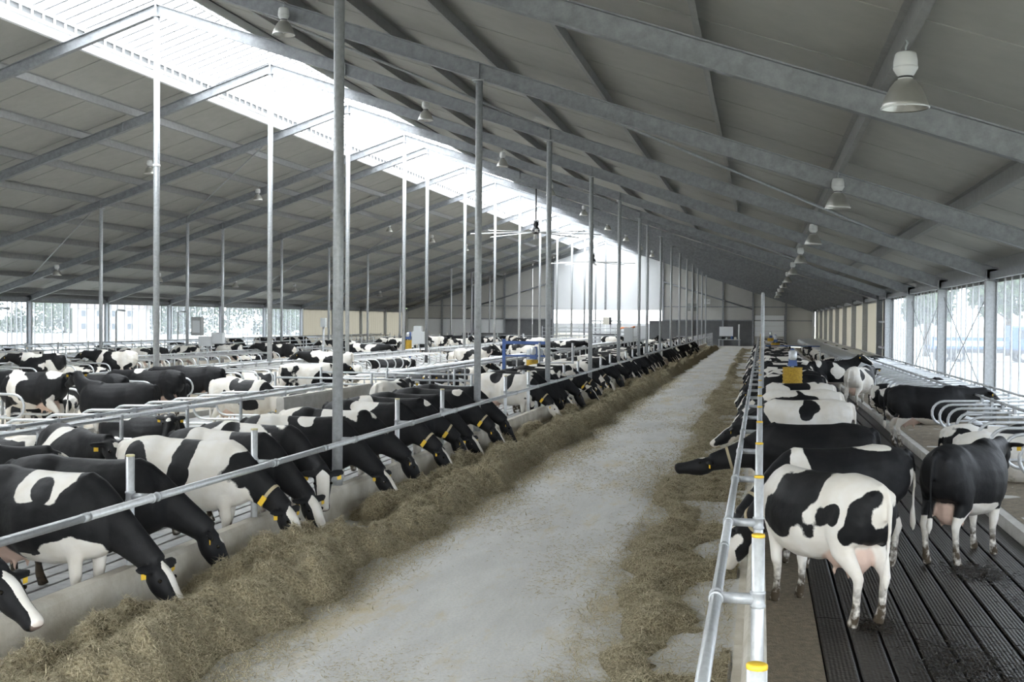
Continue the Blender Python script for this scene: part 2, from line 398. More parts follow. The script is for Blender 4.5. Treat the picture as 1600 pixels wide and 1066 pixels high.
# ================================================================ END WALLS
wf = empty('wall_far', (0, 0, 0), label='far gable wall with white centre sheet, grey panels and dark base', kind='structure')
def gpanel(x0, x1, z0, m, name, y=YE+.12, th=.08, z1=None):
    t0 = z1 if z1 is not None else zu(x0)+BH+.33; t1 = z1 if z1 is not None else zu(x1)+BH+.33
    vs = [(x0, y, z0), (x1, y, z0), (x1, y, t1), (x0, y, t0), (x0, y+th, z0), (x1, y+th, z0), (x1, y+th, t1), (x0, y+th, t0)]
    return MB().add(vs, [(0, 1, 2, 3), (7, 6, 5, 4), (0, 4, 5, 1), (1, 5, 6, 2), (2, 6, 7, 3), (3, 7, 4, 0)]).build(name, m, wf)
xs = [XWL, -39, -35, -31, -27.5, -24.9]
for a, b in zip(xs, xs[1:]): gpanel(a+.01, b-.01, 3.0, 'end_panel', 'wall_panel'); gpanel(a+.01, b-.01, 0, 'end_white' if a < -33 else 'dark_wall', 'base_panel', z1=3.0)
for a, b in ((-24.9, RX), (RX, -11.5)):
    gpanel(a+.01, b-.01, 4.2, 'end_white', 'white_sheet'); gpanel(a+.01, b-.01, 2.6, 'skylight', 'light_band', z1=4.2); gpanel(a+.01, b-.01, 0, 'end_white', 'base_panel', z1=2.6)
xs = [-11.5, -8, -4.4, -.9, 2.9, XWR]
for k, (a, b) in enumerate(zip(xs, xs[1:])):
    gpanel(a+.01, b-.01, 3.0, 'end_panel', 'wall_panel'); gpanel(a+.01, b-.01, 0, 'dark_wall' if k < 3 else 'end_panel', 'base_panel', z1=3.0)
for x in (-39, -35, -31, -24.9, RX, -11.5, -8, -4.4, -.9, 2.9):
    MB().prism([(a, b-.12) for a, b in IPROF(.24, .2)], (x, YE, 0 if x != RX else 4.2), (x, YE, zu(x)), (1, 0, 0), (0, 1, 0)).build('gable_column', 'galv_beam', wf)
for x0, x1 in ((XWL, -24.9), (-11.5, XWR)):
    for z in (3.0, 4.6): MB().box((x0+.1, YE-.04, z), (x1-.1, YE+.06, z+.12)).build('gable_rail', 'galv_beam', wf)
for x0, x1, z0, z1 in ((-11.4, -1, 7.6, 4.4), (-25, -36, 7.6, 4.2)):
    MB().tube([(x0, YE-.1, z0), (x1, YE-.1, z1)], .09, 6).build('brace_tube', 'galv_beam', wf)
for x in (-8.5, -7.6):
    MB().box((x-.28, YE-.03, 4.15), (x+.28, YE+.10, 5.05)).build('window_pane', 'skylight', wf)
d = empty('door_1', (0, 0, 0), label='white sectional door in the far gable beyond the stalls', kind='structure')
for k in range(4):
    MB().box((-.7, YE-.02, 1.2+k*.62), (2.7, YE+.05, 1.2+k*.62+.6)).build('door_section', 'end_white', d)
for x in (-.8, 2.75): MB().box((x-.06, YE-.05, 0), (x+.06, YE+.06, 3.8)).build('door_rail', 'galv_beam', d)
wb = empty('wall_back', (0, 0, 0), label='near gable wall behind the viewpoint with open feed door', kind='structure')
def bpanel(x0, x1, z0):
    vs = [(x0, YB, z0), (x1, YB, z0), (x1, YB, zu(x1)+BH+.35), (x0, YB, zu(x0)+BH+.35)]; vs += [(a, b-.08, c) for a, b, c in vs]
    MB().add(vs, [(0, 1, 2, 3), (7, 6, 5, 4), (0, 4, 5, 1), (1, 5, 6, 2), (2, 6, 7, 3), (3, 7, 4, 0)]).build('wall_panel', 'end_panel', wb)
for a, b, z in ((XWL, -37, 0), (-37, -31, 4.6), (-31, RX, 0), (RX, -6, 0), (-6, .2, 4.6), (.2, XWR, 3.2)): bpanel(a, b, z)
# ================================================================ FEED FENCES
def feed_fence(xp, s, ys, lab, fine=True, skip=(), capm='yellow'):
    e = empty('feed_fence', (xp, ys[0], 0), label=lab, cat='fence')
    y0 = ys[0]; xr = s*.26
    n = 12 if fine else 6
    post = MB().lathe([(.041, 0), (.041, 1.55)], n, cap=True).mesh('post', 'galv_bright')
    cap = MB().lathe([(.043, 1.535), (.043, 1.552), (.034, 1.556)], n, cap=True).mesh('cap', capm)
    arm = MB().tube([(s*.02, 0, 1.14), (s*.23, 0, 1.14)], .036, n).mesh('arm', 'galv')
    clamp = MB().tube([(xr, q, 1.14) for q in (-.06, -.058, -.042, -.04, .04, .042, .058, .06)], [.04, .049, .049, .042, .042, .049, .049, .04], n).mesh('clamp', 'galv')
    pc = MB().lathe([(.043, 1.085), (.05, 1.09), (.05, 1.105), (.044, 1.11), (.044, 1.17), (.05, 1.175), (.05, 1.19), (.043, 1.195)], n)
    pc = pc.mesh('post_band', 'galv')
    for k, y in enumerate(ys):
        loc = (0, y-y0, 0)
        if k not in skip:
            p = link('post', post, e, loc); link('cap', cap, p)
        a = link('arm', arm, e, loc); link('clamp', clamp, a); link('post_band', pc, a)
    L = 5.76
    y = ys[0]-1.2
    while y < ys[-1]+1:
        l = min(L, ys[-1]+1.2-y)
        r = MB().tube([(xr, y-y0, 1.14), (xr, y-y0+l, 1.14)], .038, n).build('rail', 'galv_bright', e)
        MB().tube([(xr, y-y0+l-.05, 1.14), (xr, y-y0+l+.05, 1.14)], .041, n).build('sleeve', 'galv', r)
        y += L
    return e
ysl = [Y0 + 2.88*k for k in range(-4, 42)]
big = [k for k, y in enumerate(ysl) if any(abs(y-f) < .3 for f in FY if f > 12)]
feed_fence(XF, 1, ysl, 'single galvanised feed rail on capped posts above heads of eating cows', skip=big, capm='cap_pale')
feed_fence(0, -1, ysl, 'galvanised feed rail with short arms to yellow-capped posts beside dark slatted alley')
feed_fence(mir(XF), -1, [Y0+2.88*k for k in range(6, 40)], 'distant galvanised feed rail beyond the ridge posts', fine=False)
feed_fence(mir(0), 1, [Y0+2.88*k for k in range(6, 40)], 'farthest galvanised feed rail near the tree-side wall stalls', fine=False)
# ================================================================ STALL ROWS
def divider_mesh(L, n=7):
    p = [(0, 0, 1.17), (L-.28, 0, 1.13)]
    for k in range(1, 9):
        w = math.pi*k/9; p.append((L-.28+.27*math.sin(w), 0, .86+.27*math.cos(w)))
    p += [(L-.28, 0, .59), (L*.52, 0, .60), (L*.34, 0, .50), (L*.26, 0, .40), (0, 0, .40)]
    return MB().tube(p, .03, n).mesh('divider', 'galv_bright')
def stall_row(xh, L, s, y0, y1, lab, both=False, rails=((.35, 1.25),), w=1.15, nseg=7):
    e = empty('stall_row', (xh, y0, 0), label=lab, cat='cattle stalls')
    me = divider_mesh(L, nseg)
    clampm = MB()
    for rx, rz in rails[:1]: clampm.box((rx-.03, -.05, 1.12), (rx+.03, .05, rz+.04))
    clampm = clampm.mesh('rail_clamp', 'galv')
    post = MB().lathe([(.035, .1), (.035, 1.27)], 8, cap=True).mesh('post', 'galv')
    n = int((y1-y0)/w)
    for k in range(n+1):
        y = k*w
        for ss in ((s, -s) if both else (s,)):
            d = link('divider', me, e, (0, y, 0), 0 if ss > 0 else math.pi)
            if k < 40: link('rail_clamp', clampm, d)
        if k % 2 == 0: link('post', post, e, (0, y, 0))
    for rx, rz in rails:
        for ss in ((s, -s) if both else (s,)):
            y = 0
            while y < n*w-.1:
                l = min(9.2, n*w-y+.15)
                MB().tube([(ss*rx, y-.1, rz), (ss*rx, y+l-.1, rz)], .03, 8).build('neck_rail', 'galv_bright' if rx < .3 else 'galv', e); y += 9.2
    return e
stall_row(5.92, 2.1, -1, 5, 127, 'stall row of curved galvanised dividers against the open wall beside slatted alley', rails=((1.02, 1.25), (.05, 1.25)))
stall_row(-10.45, 2.25, -1, 8.6, L1GAP[0]-.6, 'nearest stall row with double top rails behind the feeding cows', rails=((.45, 1.25), (.0, 1.22), (.12, 1.22)))
stall_row(-10.45, 2.25, -1, L1GAP[1]+.6, 110, 'stall row continuing past the crossing behind the feed rail posts', rails=((.45, 1.25), (.0, 1.22), (.12, 1.22)))
stall_row(RX, 2.2, 1, 14.4, 59.4, 'double head-to-head stall row under the nearer ridge posts', both=True, rails=((.55, 1.25), (.12, 1.22)))
stall_row(RX, 2.2, 1, 64.4, 115, 'double head-to-head stall row under the farther ridge posts', both=True, rails=((.55, 1.25), (.12, 1.22)), nseg=6)
stall_row(mir(-10.45), 2.25, 1, 24.4, 59.4, 'stall row beyond the ridge posts opening toward the ridge alley', rails=((.45, 1.25), (.0, 1.22)), nseg=6)
stall_row(mir(-10.45), 2.25, 1, 64.4, 115, 'farther stall row beyond the ridge posts near the milking area', rails=((.45, 1.25), (.0, 1.22)), nseg=6)
stall_row(mir(5.92), 2.1, 1, 26.4, 127, 'outermost stall row along the wall with hedge trees outside', rails=((1.02, 1.25), (.05, 1.25)), nseg=6)
# stall end wall, crossing barriers, troughs
o = MB().prism([(-.09, 0), (.09, 0), (.09, 1.16), (.06, 1.2), (-.06, 1.2), (-.09, 1.16)], (-10.1, 23.6, 0), (-10.1, 29.4, 0), (1, 0, 0), (0, 0, 1)).build('stall_end_wall', 'concrete')
tag(o, 'smooth grey concrete wall closing the nearest stall row beside thick post', 'concrete wall', None, 'structure')
def barrier(p0, p1, lab, zs=(.55, .95, 1.3), name='barrier', post_h=1.45, m='galv_bright'):
    p0, p1 = Vector(p0), Vector(p1); e = empty(name, p0, label=lab, cat='barrier'); d = p1-p0
    for z in zs: MB().tube([(0, 0, z), (d.x, d.y, z)], .028, 8).build('bar', m, e)
    n = max(1, round(d.length/2.4))
    for k in range(n+1):
        q = d*k/n; MB().lathe([(.04, 0), (.04, post_h)], 8, c=(q.x, q.y, 0), cap=True).build('post', 'galv', e)
    return e
barrier((-12.9, 33.2, 0), (-6.7, 33.2, 0), 'barrier of tubes across the walkway behind post with yellow brush')
barrier((-12.9, 29.8, 0), (-7.4, 29.8, 0), 'tube barrier beside the grey concrete stall wall')
barrier((-16, 61.6, 0), (-13, 61.6, 0), 'short tube barrier across the ridge alley')
barrier((-24, 62, 0), (-21, 62, 0), 'short tube barrier beyond the ridge posts')
def trough(loc, lab, L=2.2):
    e = empty('water_trough', loc, label=lab, cat='trough')
    MB().prism([(-.3, .35), (.3, .35), (.36, .85), (.31, .85), (.26, .42), (-.26, .42), (-.31, .85), (-.36, .85)], (0, -L/2, 0), (0, L/2, 0), (1, 0, 0), (0, 0, 1)).build('basin', 'box_grey', e)
    MB().box((-.25, -L/2+.1, .42), (.25, L/2-.1, .75)).build('water', 'glass_dark', e)
    for y in (-L/2+.2, L/2-.2): MB().box((-.2, y-.05, 0), (.2, y+.05, .36)).build('foot', 'galv', e)
trough((-9.2, 31.6, 0), 'grey water trough in the crossing behind the feeding cows')
trough((-22.5, 62.8, 0), 'grey water trough in the crossing beyond the ridge posts')
# ================================================================ LAMPS
def lamp_meshes():
    m = {}
    m['reflector'] = MB().lathe([(.075, .312), (.11, .29), (.165, .22), (.208, .13), (.236, .05), (.25, 0), (.246, -.006), (.236, .005), (.20, .12), (.155, .21), (.1, .278), (.06, .30)], 28).mesh('reflector', 'alum')
    m['rim'] = MB().lathe([(.246, -.008), (.257, -.004), (.257, .008), (.246, .012)], 28).mesh('rim', 'lamp_white')
    c = MB().lathe([(.078, .30), (.078, .36)], 20)
    m['collar'] = c.mesh('collar', 'lamp_white')
    m['vent_hole'] = MB().lathe([(.0785, .322), (.08, .324), (.08, .340), (.0785, .342)], 20).mesh('vent_band', 'black_iron')
    hs = MB().lathe([(.06, .352), (.09, .356), (.112, .395), (.128, .42), (.132, .44), (.122, .445), (.128, .452), (.126, .51), (.112, .582), (.096, .60), (.0, .602)], 24)
    m['housing'] = hs.mesh('housing', 'lamp_white')
    m['bulb'] = MB().lathe([(.0, .03), (.04, .045), (.055, .09), (.045, .15), (.03, .22), (.03, .26)], 14).mesh('bulb', 'lamp_glass')
    return m
LM = lamp_meshes()
LY = [13.3 + 11.35*k for k in range(10)]
lrows = [(1.5, 'above the slatted alley beside open wall'), (-10.5, 'high between skylight and feed rail posts'), (mir(-10.5), 'high beyond the ridge posts'), (mir(1.5), 'low near the tree-side wall')]
for X, w in lrows:
    zr_ = zu(X)+BH
    n = 0
    for y in LY:
        D = -X*math.sin(yaw)+y*math.cos(yaw); px = 800+FPX*(X*math.cos(yaw)+y*math.sin(yaw))/D; py = 500-FPX*(zr_-3.6)/D
        if px < -40 or py < -30 or y > 128: continue
        n += 1
        e = empty('bay_lamp', (X, y, zr_-.74), label=f'bell-shaped metal bay lamp {w}, {ordw(n)} from the camera', cat='lamp', group='hanging bay lamps')
        for k in ('reflector', 'housing', 'collar', 'bulb'): o = link(k, LM[k], e); LMo = o; (link('rim', LM['rim'], o) if k == 'reflector' else None); (link('vent_band', LM['vent_hole'], o) if k == 'collar' else None)
        MB().tube([(0, 0, .59), (0, 0, .66), (.02, 0, .70), (0, 0, .75)], .011, 6).build('hook', 'galv', e)
# ================================================================ FANS
def fan(loc, dia, top, lab, ph):
    e = empty('ceiling_fan', loc, label=lab, cat='fan')
    MB().tube([(0, 0, .35), (0, 0, top-loc[2])], .045, 8).build('drop_rod', 'black_iron', e)
    MB().lathe([(.0, .62), (.14, .6), (.16, .45), (.12, .3), (.2, .22), (.24, .1), (.24, -.02), (.1, -.1), (0, -.1)], 16).build('motor', 'black_iron', e)
    MB().lathe([(.17, .62), (.19, .66), (.17, .70)], 14).build('collar', 'galv_bright', e)
    bl = MB().prism([(-.09, 0), (0, .03), (.11, -.01), (.11, -.025), (0, .01), (-.09, -.015)], (.15, 0, 0), (dia/2, 0, -.12), (0, 1, 0), (0, 0, 1)).mesh('blade', 'galv_bright')
    for k in range(8): link('blade', bl, e, None, ph + k*math.pi/4)
fan((-12.9, 67.3, 8.05), 7.6, zu(-12.9)+.5, 'large eight-bladed ceiling fan on black rod under the skylight edge', .2)
fan((-12.9, 91, 7.5), 6.6, zu(-12.9)+.5, 'farther ceiling fan hanging before the white gable sheet', .05)
# ================================================================ BRUSHES
def brush(loc, lab, rz=0, h=.62, r=.27, post=True):
    e = empty('cow_brush', loc, rz, label=lab, cat='cow brush')
    b = MB(); prof = []
    for k in range(13): prof.append((r*(1 if k % 2 == 0 else .93), 1.0 + h*k/12))
    b.lathe([(0, 1.0)] + prof + [(0, 1.0+h)], 24); br = b.build('brush_roll', 'yellow_brush', e)
    MB().lathe([(.035, .93), (.035, 1.0+h+.1)], 8, cap=True).build('axle', 'galv', br)
    MB().prism([(-.13, 0), (.13, 0), (.07, .38), (-.07, .38)], (0, -.05, 1.0+h+.04), (0, .05, 1.0+h+.04), (1, 0, 0), (0, 0, 1)).build('bracket', 'blue', e)
    MB().lathe([(.09, 1.0+h+.2), (.11, 1.0+h+.24), (.11, 1.0+h+.44), (.06, 1.0+h+.47)], 12, cap=True).build('motor', 'galv_bright', e)
    if post:
        MB().box((-.05, .48, .0), (.05, .58, 1.0+h+.5)).build('post', 'blue', e)
        MB().box((-.04, .0, 1.0+h+.40), (.04, .58, 1.0+h+.48)).build('arm', 'blue', e)
brush((.86, 32.7, .05), 'yellow rotating cow brush under blue bracket, nearest beside the capped posts')
brush((.9, 74, 0), 'small yellow cow brush below the long blue beam')
brush((.8, 95, 0), 'tiny yellow cow brush farthest along the slatted alley')
brush((-8.6, 44.5, -.25), 'yellow cow brush beside blue frame behind the feed rail')
brush((-21.5, 70, 0), 'little yellow cow brush near the grey control box on ridge')
barrier((.25, 68, 0), (3.3, 68, 0), 'long blue beam barrier across the slatted alley', zs=(1.55,), m='blue', post_h=1.65)
e = empty('blue_frame', (-9.1, 45.6, 0), label='blue steel feeding frame with drum behind the feed rail', cat='frame')
for x in (-.9, .9): MB().box((x-.06, -.06, 0), (x+.06, .06, 2.15)).build('post', 'blue', e)
MB().box((-.9, -.05, 1.95), (.9, .05, 2.07)).build('beam', 'blue', e); MB().box((-.9, -.04, 1.45), (.9, .04, 1.52)).build('beam', 'blue', e)
MB().lathe([(.3, 1.0), (.34, 1.1), (.34, 1.7), (.3, 1.75)], 16, c=(.3, .3, 0), cap=True).build('drum', 'box_grey', e)
barrier((-7.7, 41, 0), (-6.5, 41, 0), 'tall tube gate beside yellow brush and feed rail', zs=(.5, .95, 1.4, 1.9), post_h=2.1)
# control boxes
def control(loc, parts, lab, h0=1.2):
    e = empty('control_box', loc, label=lab, cat='control box')
    MB().lathe([(.07, 0), (.07, h0+.3)], 8, cap=True).build('stand', 'galv', e)
    for (x, z, w, h, m) in parts:
        b = MB().box((x-w/2, -.15, z), (x+w/2, .15, z+h)).build('cabinet', m, e)
        MB().box((x-w*.38, -.16, z+h*.15), (x+w*.38, -.149, z+h*.8)).build('front_plate', 'box_grey', b)
control((-27.7, 55.5, 0), [(-.6, 2.0, .55, .95, 'purlin'), (-.1, 1.45, .75, .5, 'box_grey'), (.55, 1.6, .6, .55, 'box_grey')], 'cluster of three grey control cabinets before the tree-side screen', 1.5)
control((-20.6, 69.4, 0), [(0, 1.4, .8, .75, 'box_grey'), (-.05, 2.15, .5, .35, 'box_grey')], 'pale stacked control cabinet beside the ridge post', 1.3)
control((-8.0, 72.5, 0), [(0, 1.6, .55, .9, 'box_grey')], 'grey upright control cabinet by the feed rail posts', 1.4)
control((-25.5, 66, 0), [(0, 2.4, .3, .55, 'box_grey')], 'small box on a thin stand near ridge post', 2.3)
o = MB().lathe([(.045, 0), (.045, 3.62), (.03, 3.66)], 10, cap=True).build('slender_pole', 'galv', None, (.05, 31, 0)); tag(o, 'tall thin pole standing among the capped posts of double rail', 'pole')
# ================================================================ FEED
def vnoise(x, y, sc, seed):
    rng = np.random.RandomState(seed); G = rng.rand(256, 256)
    u, v = x*sc+1000, y*sc+1000; i, j = np.floor(u).astype(int), np.floor(v).astype(int); fu, fv = u-i, v-j
    fu = fu*fu*(3-2*fu); fv = fv*fv*(3-2*fv); i0, i1, j0, j1 = i % 256, (i+1) % 256, j % 256, (j+1) % 256
    return (G[i0, j0]*(1-fu)+G[i1, j0]*fu)*(1-fv) + (G[i0, j1]*(1-fu)+G[i1, j1]*fu)*fv
def sstep(a, b, x): t = np.clip((x-a)/(b-a), 0, 1); return t*t*(3-2*t)
def lumps(x, y, s): return .36*vnoise(x, y, 2.4, s)+.36*vnoise(x, y, 5.5, s+1)+.28*vnoise(x, y, 12, s+2)-.5
def left_h(x, y):
    e = -4.28 + .30*(vnoise(x*0, y, .55, 3)-.5) + .22*(vnoise(x*0, y, 2.0, 4)-.5) + .14*(vnoise(x*0, y, 6.0, 7)-.5)
    crest = .34*np.exp(-(np.maximum(e-.42-x, 0)/.30)**2)*np.exp(-(np.maximum(x-e+.42, 0)/.24)**2)*(.75+.5*vnoise(x*0, y, .8, 9))
    m = sstep(.44, .62, vnoise(x*.5, y, .85, 12)); inner = .30*m*np.exp(-((x+5.42)/.30)**2)
    base = .05*sstep(0, .25, e-x)*sstep(-5.75, -5.35, x)
    h = crest + inner + base - .03 + .55*lumps(x, y, 20)*sstep(0, .35, e-x)*(.3+sstep(.02, .12, crest+inner))*.75
    return np.where(x < e+.05, h-.005, -.05)
def right_h(x, y):
    e = -1.25 - .75*(1-np.exp(-y/30)) + .30*(vnoise(x*0, y, .4, 33)-.5) + .26*(vnoise(x*0, y, 1.6, 34)-.5)
    patch = sstep(.50, .68, vnoise(x*1.1, y, .8, 36))
    crest = .085*np.exp(-((x-(e+.30))/.22)**2)
    h = (crest + .075*patch - .012 + .22*lumps(x, y, 40)*(.25+.75*np.maximum(patch, crest/.085)))*sstep(0, .25, x-e)*sstep(0, .1, -.16-x+.05)
    return np.where(x > e-.05, h-.012, -.05)
def heap(name, fn, x0, x1, lab, n_str, seed, lean):
    rng = np.random.RandomState(seed)
    ys = np.concatenate([np.arange(4.5, 22, .05), np.arange(22, 50, .10), np.arange(50, 128, .25)]); xs = np.arange(x0, x1+.001, .045)
    gx, gy = np.meshgrid(xs, ys); gz = FEEDZ + fn(gx, gy)
    v = np.stack([gx, gy, gz], -1).reshape(-1, 3); W_ = len(xs)
    j, i = np.meshgrid(np.arange(len(ys)-1), np.arange(W_-1), indexing='ij'); q = (j*W_+i).ravel()
    f = np.stack([q, q+1, q+W_+1, q+W_], -1)
    keep = (v[f][:, :, 2].max(1) > FEEDZ-.005); f = f[keep]
    me = bpy.data.meshes.new(name); me.vertices.add(len(v)); me.vertices.foreach_set('co', v.astype(np.float32).ravel())
    me.loops.add(f.size); me.loops.foreach_set('vertex_index', f.astype(np.int32).ravel())
    me.polygons.add(len(f)); me.polygons.foreach_set('loop_start', (np.arange(len(f))*4).astype(np.int32)); me.polygons.foreach_set('use_smooth', [True]*len(f))
    me.update(); me.validate(); me.materials.append(MATS['silage'])
    o = link(name, me); tag(o, lab, 'feed', None, 'stuff')
    # strands
    u = rng.rand(n_str); y = 4.6*np.power(60/4.6, u); x = rng.uniform(x0+.02, x1-.02, n_str); z = FEEDZ+fn(x, y)
    ok = z > FEEDZ+.0; x, y, z = x[ok], y[ok], z[ok]
    m_ = len(x)//5; ex = -4.28 if lean > 0 else -1.35-.6*(1-np.exp(-y[:m_]/30)); x2 = ex + rng.normal(0, .22, m_); x = np.concatenate([x, x2]); z2 = np.maximum(FEEDZ, FEEDZ+fn(x2, y[:m_])); z = np.concatenate([z, z2]); y = np.concatenate([y, y[:m_]])
    if lean < 0: x3 = rng.uniform(-1.7, -.25, 16000); y3 = 4.6*np.power(60/4.6, rng.rand(16000)); x = np.concatenate([x, x3]); y = np.concatenate([y, y3]); z = np.concatenate([z, np.maximum(FEEDZ, FEEDZ+fn(x3, y3))])
    strands(o, x, y, z, rng, .08, .24)
    return o
def strands(parent, x, y, z, rng, l0, l1, flat=False, name='feed_strands', m='straw_bits'):
    n = len(x); L = rng.uniform(l0, l1, n); az = rng.uniform(0, 2*math.pi, n); el = rng.normal(0, .05 if flat else .42, n)
    d = np.stack([np.cos(az)*np.cos(el), np.sin(az)*np.cos(el), np.sin(el)], -1); w = rng.uniform(.0022, .005, n)*np.clip(y/11, .9, 2.2)
    side = np.stack([-np.sin(az), np.cos(az), np.zeros(n)], -1)*w[:, None]
    c = np.stack([x, y, z+.008], -1); up = np.array([0, 0, 1.0])*w[:, None]*.8
    a, b = c-d*L[:, None]/2, c+d*L[:, None]/2; mid = c + np.stack([np.zeros(n), np.zeros(n), rng.uniform(0, .012, n)], -1)
    V = np.stack([a, mid-side, mid+up, mid+side, b], 1).reshape(-1, 3)
    k = np.arange(n)[:, None]*5
    F = np.concatenate([k+np.array([[0, 1, 2]]), k+np.array([[0, 2, 3]]), k+np.array([[1, 4, 2]]), k+np.array([[2, 4, 3]])], 0)
    me = bpy.data.meshes.new(name); me.vertices.add(len(V)); me.vertices.foreach_set('co', V.astype(np.float32).ravel())
    me.loops.add(F.size); me.loops.foreach_set('vertex_index', F.astype(np.int32).ravel())
    me.polygons.add(len(F)); me.polygons.foreach_set('loop_start', (np.arange(len(F))*3).astype(np.int32)); me.update(); me.validate()
    me.materials.append(MATS[m]); o = link(name, me, parent); o['kind'] = 'stuff'; return o
heap('silage_ridge', left_h, -5.87, -3.85, 'thick ridge of chopped silage and hay before the single feed rail', 120000, 5, 1)
heap('silage_scatter', right_h, -2.35, -.2, 'thin patchy silage strewn before the double rail kerb', 60000, 6, -1)
rng = np.random.RandomState(11); n = 80000
y = 4.8*np.power(70/4.8, rng.rand(n)); x = rng.uniform(-4.3, -1.1, n)
edge = np.minimum(np.abs(x+4.1), np.abs(x+1.5)); pr = vnoise(x*1.2, y*.5, 1.1, 50)**3*2.2*(.25+np.exp(-edge/.35))
ok = rng.rand(n) < pr; z = np.full(n, FEEDZ)
o = strands(None, x[ok], y[ok], z[ok], rng, .035, .10, True, 'loose_straw'); tag(o, 'loose straw wisps scattered over the pale concrete feed alley', 'straw', None, 'stuff')
# manure on the slats
mat('manure', (.032, .025, .018), .2, 0, .4, 25, .8, 40)
rng = np.random.RandomState(21); pts = []
for cx, cy, sx, sy, n in ((2.5, 14.4, .16, .26, 900), (1.75, 10.3, .24, .5, 1500), (1.1, 11.6, .1, .15, 350), (2.9, 12.6, .2, .6, 500)):
    pts.append(np.stack([rng.normal(cx, sx, n), rng.normal(cy, sy, n)], -1))
pts = np.concatenate(pts); o = strands(None, pts[:, 0], pts[:, 1], np.full(len(pts), -.002), rng, .03, .11, True, 'wet_manure', 'manure')
tag(o, 'wet manure crumbs trodden over the dark slats near the nearest cows', 'manure', None, 'stuff')
# ================================================================ MILKING AREA AT THE FAR END
for k, (x0, x1, y) in enumerate(((-24, -12, 119), (-23, -12.5, 124), (-22, -13, 129), (-30, -24.5, 121), (-11.5, -6.6, 126))):
    barrier((x0, y, 0), (x1, y, 0), f'tube pen fence before the far gable, {ordw(k+1)} of the pens', zs=(.5, .9, 1.3, 1.7, 2.1) if k in (1, 2) else (.5, .9, 1.3), post_h=2.3 if k in (1, 2) else 1.5, m='galv')
barrier((-13, 118, 0), (-13, 136, 0), 'lengthwise tube pen fence beside the milking equipment', zs=(.6, 1.1, 1.6, 2.0), post_h=2.1, m='galv')
barrier((-5.6, 128, 0), (-5.5, 138, 0), 'pale gate leaves at the end of the feed rail', zs=(.4, .7, 1.0, 1.3, 1.5), post_h=1.6, m='galv_bright')
e = empty('milking_machine', (-16.6, 127, 0), label='milking equipment frame with hoses and yellow unit before white gable', cat='machine')
for x in (-1.6, -.5, .6, 1.7): MB().box((x-.06, -.06, 0), (x+.06, .06, 2.9)).build('post', 'galv', e)
MB().box((-1.8, -.1, 2.8), (1.9, .1, 2.95)).build('beam', 'galv', e); MB().box((-.2, -.35, 2.5), (.5, .3, 3.3)).build('unit', 'tank', e)
MB().box((.5, -.35, 2.5), (.7, .3, 3.3)).build('unit_cover', 'black_iron', e); MB().box((-1.6, -.25, 1.2), (1.6, .25, 1.5)).build('tray', 'dark_wall', e)
o = MB().lathe([(0, -2.1), (.6, -2.0), (.75, -1.7), (.75, 1.7), (.6, 2.0), (0, 2.1)], 18).build('milk_tank', 'tank', None, (-20.9, 131, .75)); o.rotation_euler = (0, R(90), 0)
tag(o, 'cream horizontal tank among the pens before the white gable', 'tank')
o = MB().box((-10.9, 117.6, 0), (-8.2, 117.75, 2.9)).box((-10.9, 117.5, 2.86), (-8.2, 117.85, 2.95)).build('partition', 'dark_wall'); tag(o, 'grey upright partition sheet beside far feed rail posts', 'partition')
o = MB().box((-12.9, 121, 0), (-11.4, 122, 2.4)).box((-12.8, 120.98, .2), (-11.5, 121, 2.2)).build('machine_cabinet', 'box_grey'); tag(o, 'pale machine cabinet beside the grey partition sheet', 'cabinet')
o = MB().tube([(-14.4, 120, 2.0), (-13.9, 120, 2.2), (-13.1, 120, 2.15), (-12.6, 120, 2.3)], .09, 8).build('red_hose', 'orange'); tag(o, 'orange-red hose lying over the pen rails', 'hose')
o = MB().box((-33, 128, 0), (-27, 128.3, 1.4)).box((-33, 127.9, 1.35), (-27, 128.4, 1.45)).build('low_wall', 'dark_wall'); tag(o, 'dark low wall of the milking pen beyond ridge posts', 'wall', None, 'structure')
e = empty('notice_board', (-4.0, YE-.2, 1.2), label='white notice board on the dark base of the gable', cat='board')
MB().box((-.8, 0, 0), (.8, .04, 1.1)).build('sheet', 'end_white', e); MB().box((-.85, -.02, -.05), (.85, .0, 0)).build('ledge', 'galv', e)
e = empty('wall_bench', (-3.7, YE-1.0, 0), label='cluttered bench with bottles below the white notice board', cat='bench')
MB().box((-1.2, -.3, .75), (1.4, .3, .82)).build('top', 'box_grey', e)
for x in (-1.1, 1.3): MB().box((x-.05, -.25, 0), (x+.05, .25, .75)).build('leg', 'galv', e)
for x, h, m in ((-.7, .35, 'black_iron'), (-.2, .25, 'box_grey'), (.4, .4, 'truck_blue'), (.8, .28, 'tank')): MB().lathe([(.12, .82), (.14, .86), (.13, .82+h*.8), (.05, .82+h)], 10, c=(x, 0, 0), cap=True).build('bottle', m, e)
o = MB().lathe([(.09, 0), (.09, 2.6)], 10, cap=True).build('white_pole', 'white_paint', None, (-2.5, YE-.6, 0)); tag(o, 'white upright pole beside the notice board', 'pole')
o = MB().box((-6.6, YE-.3, 5.0), (-5.9, YE-.02, 5.6)).lathe([(.16, 0), (.2, .05), (.2, .1), (.16, .12)], 12, c=(-6.25, YE-.32, 5.2)).build('wall_heater', 'lamp_white'); tag(o, 'small white fan heater mounted high on the gable', 'heater')
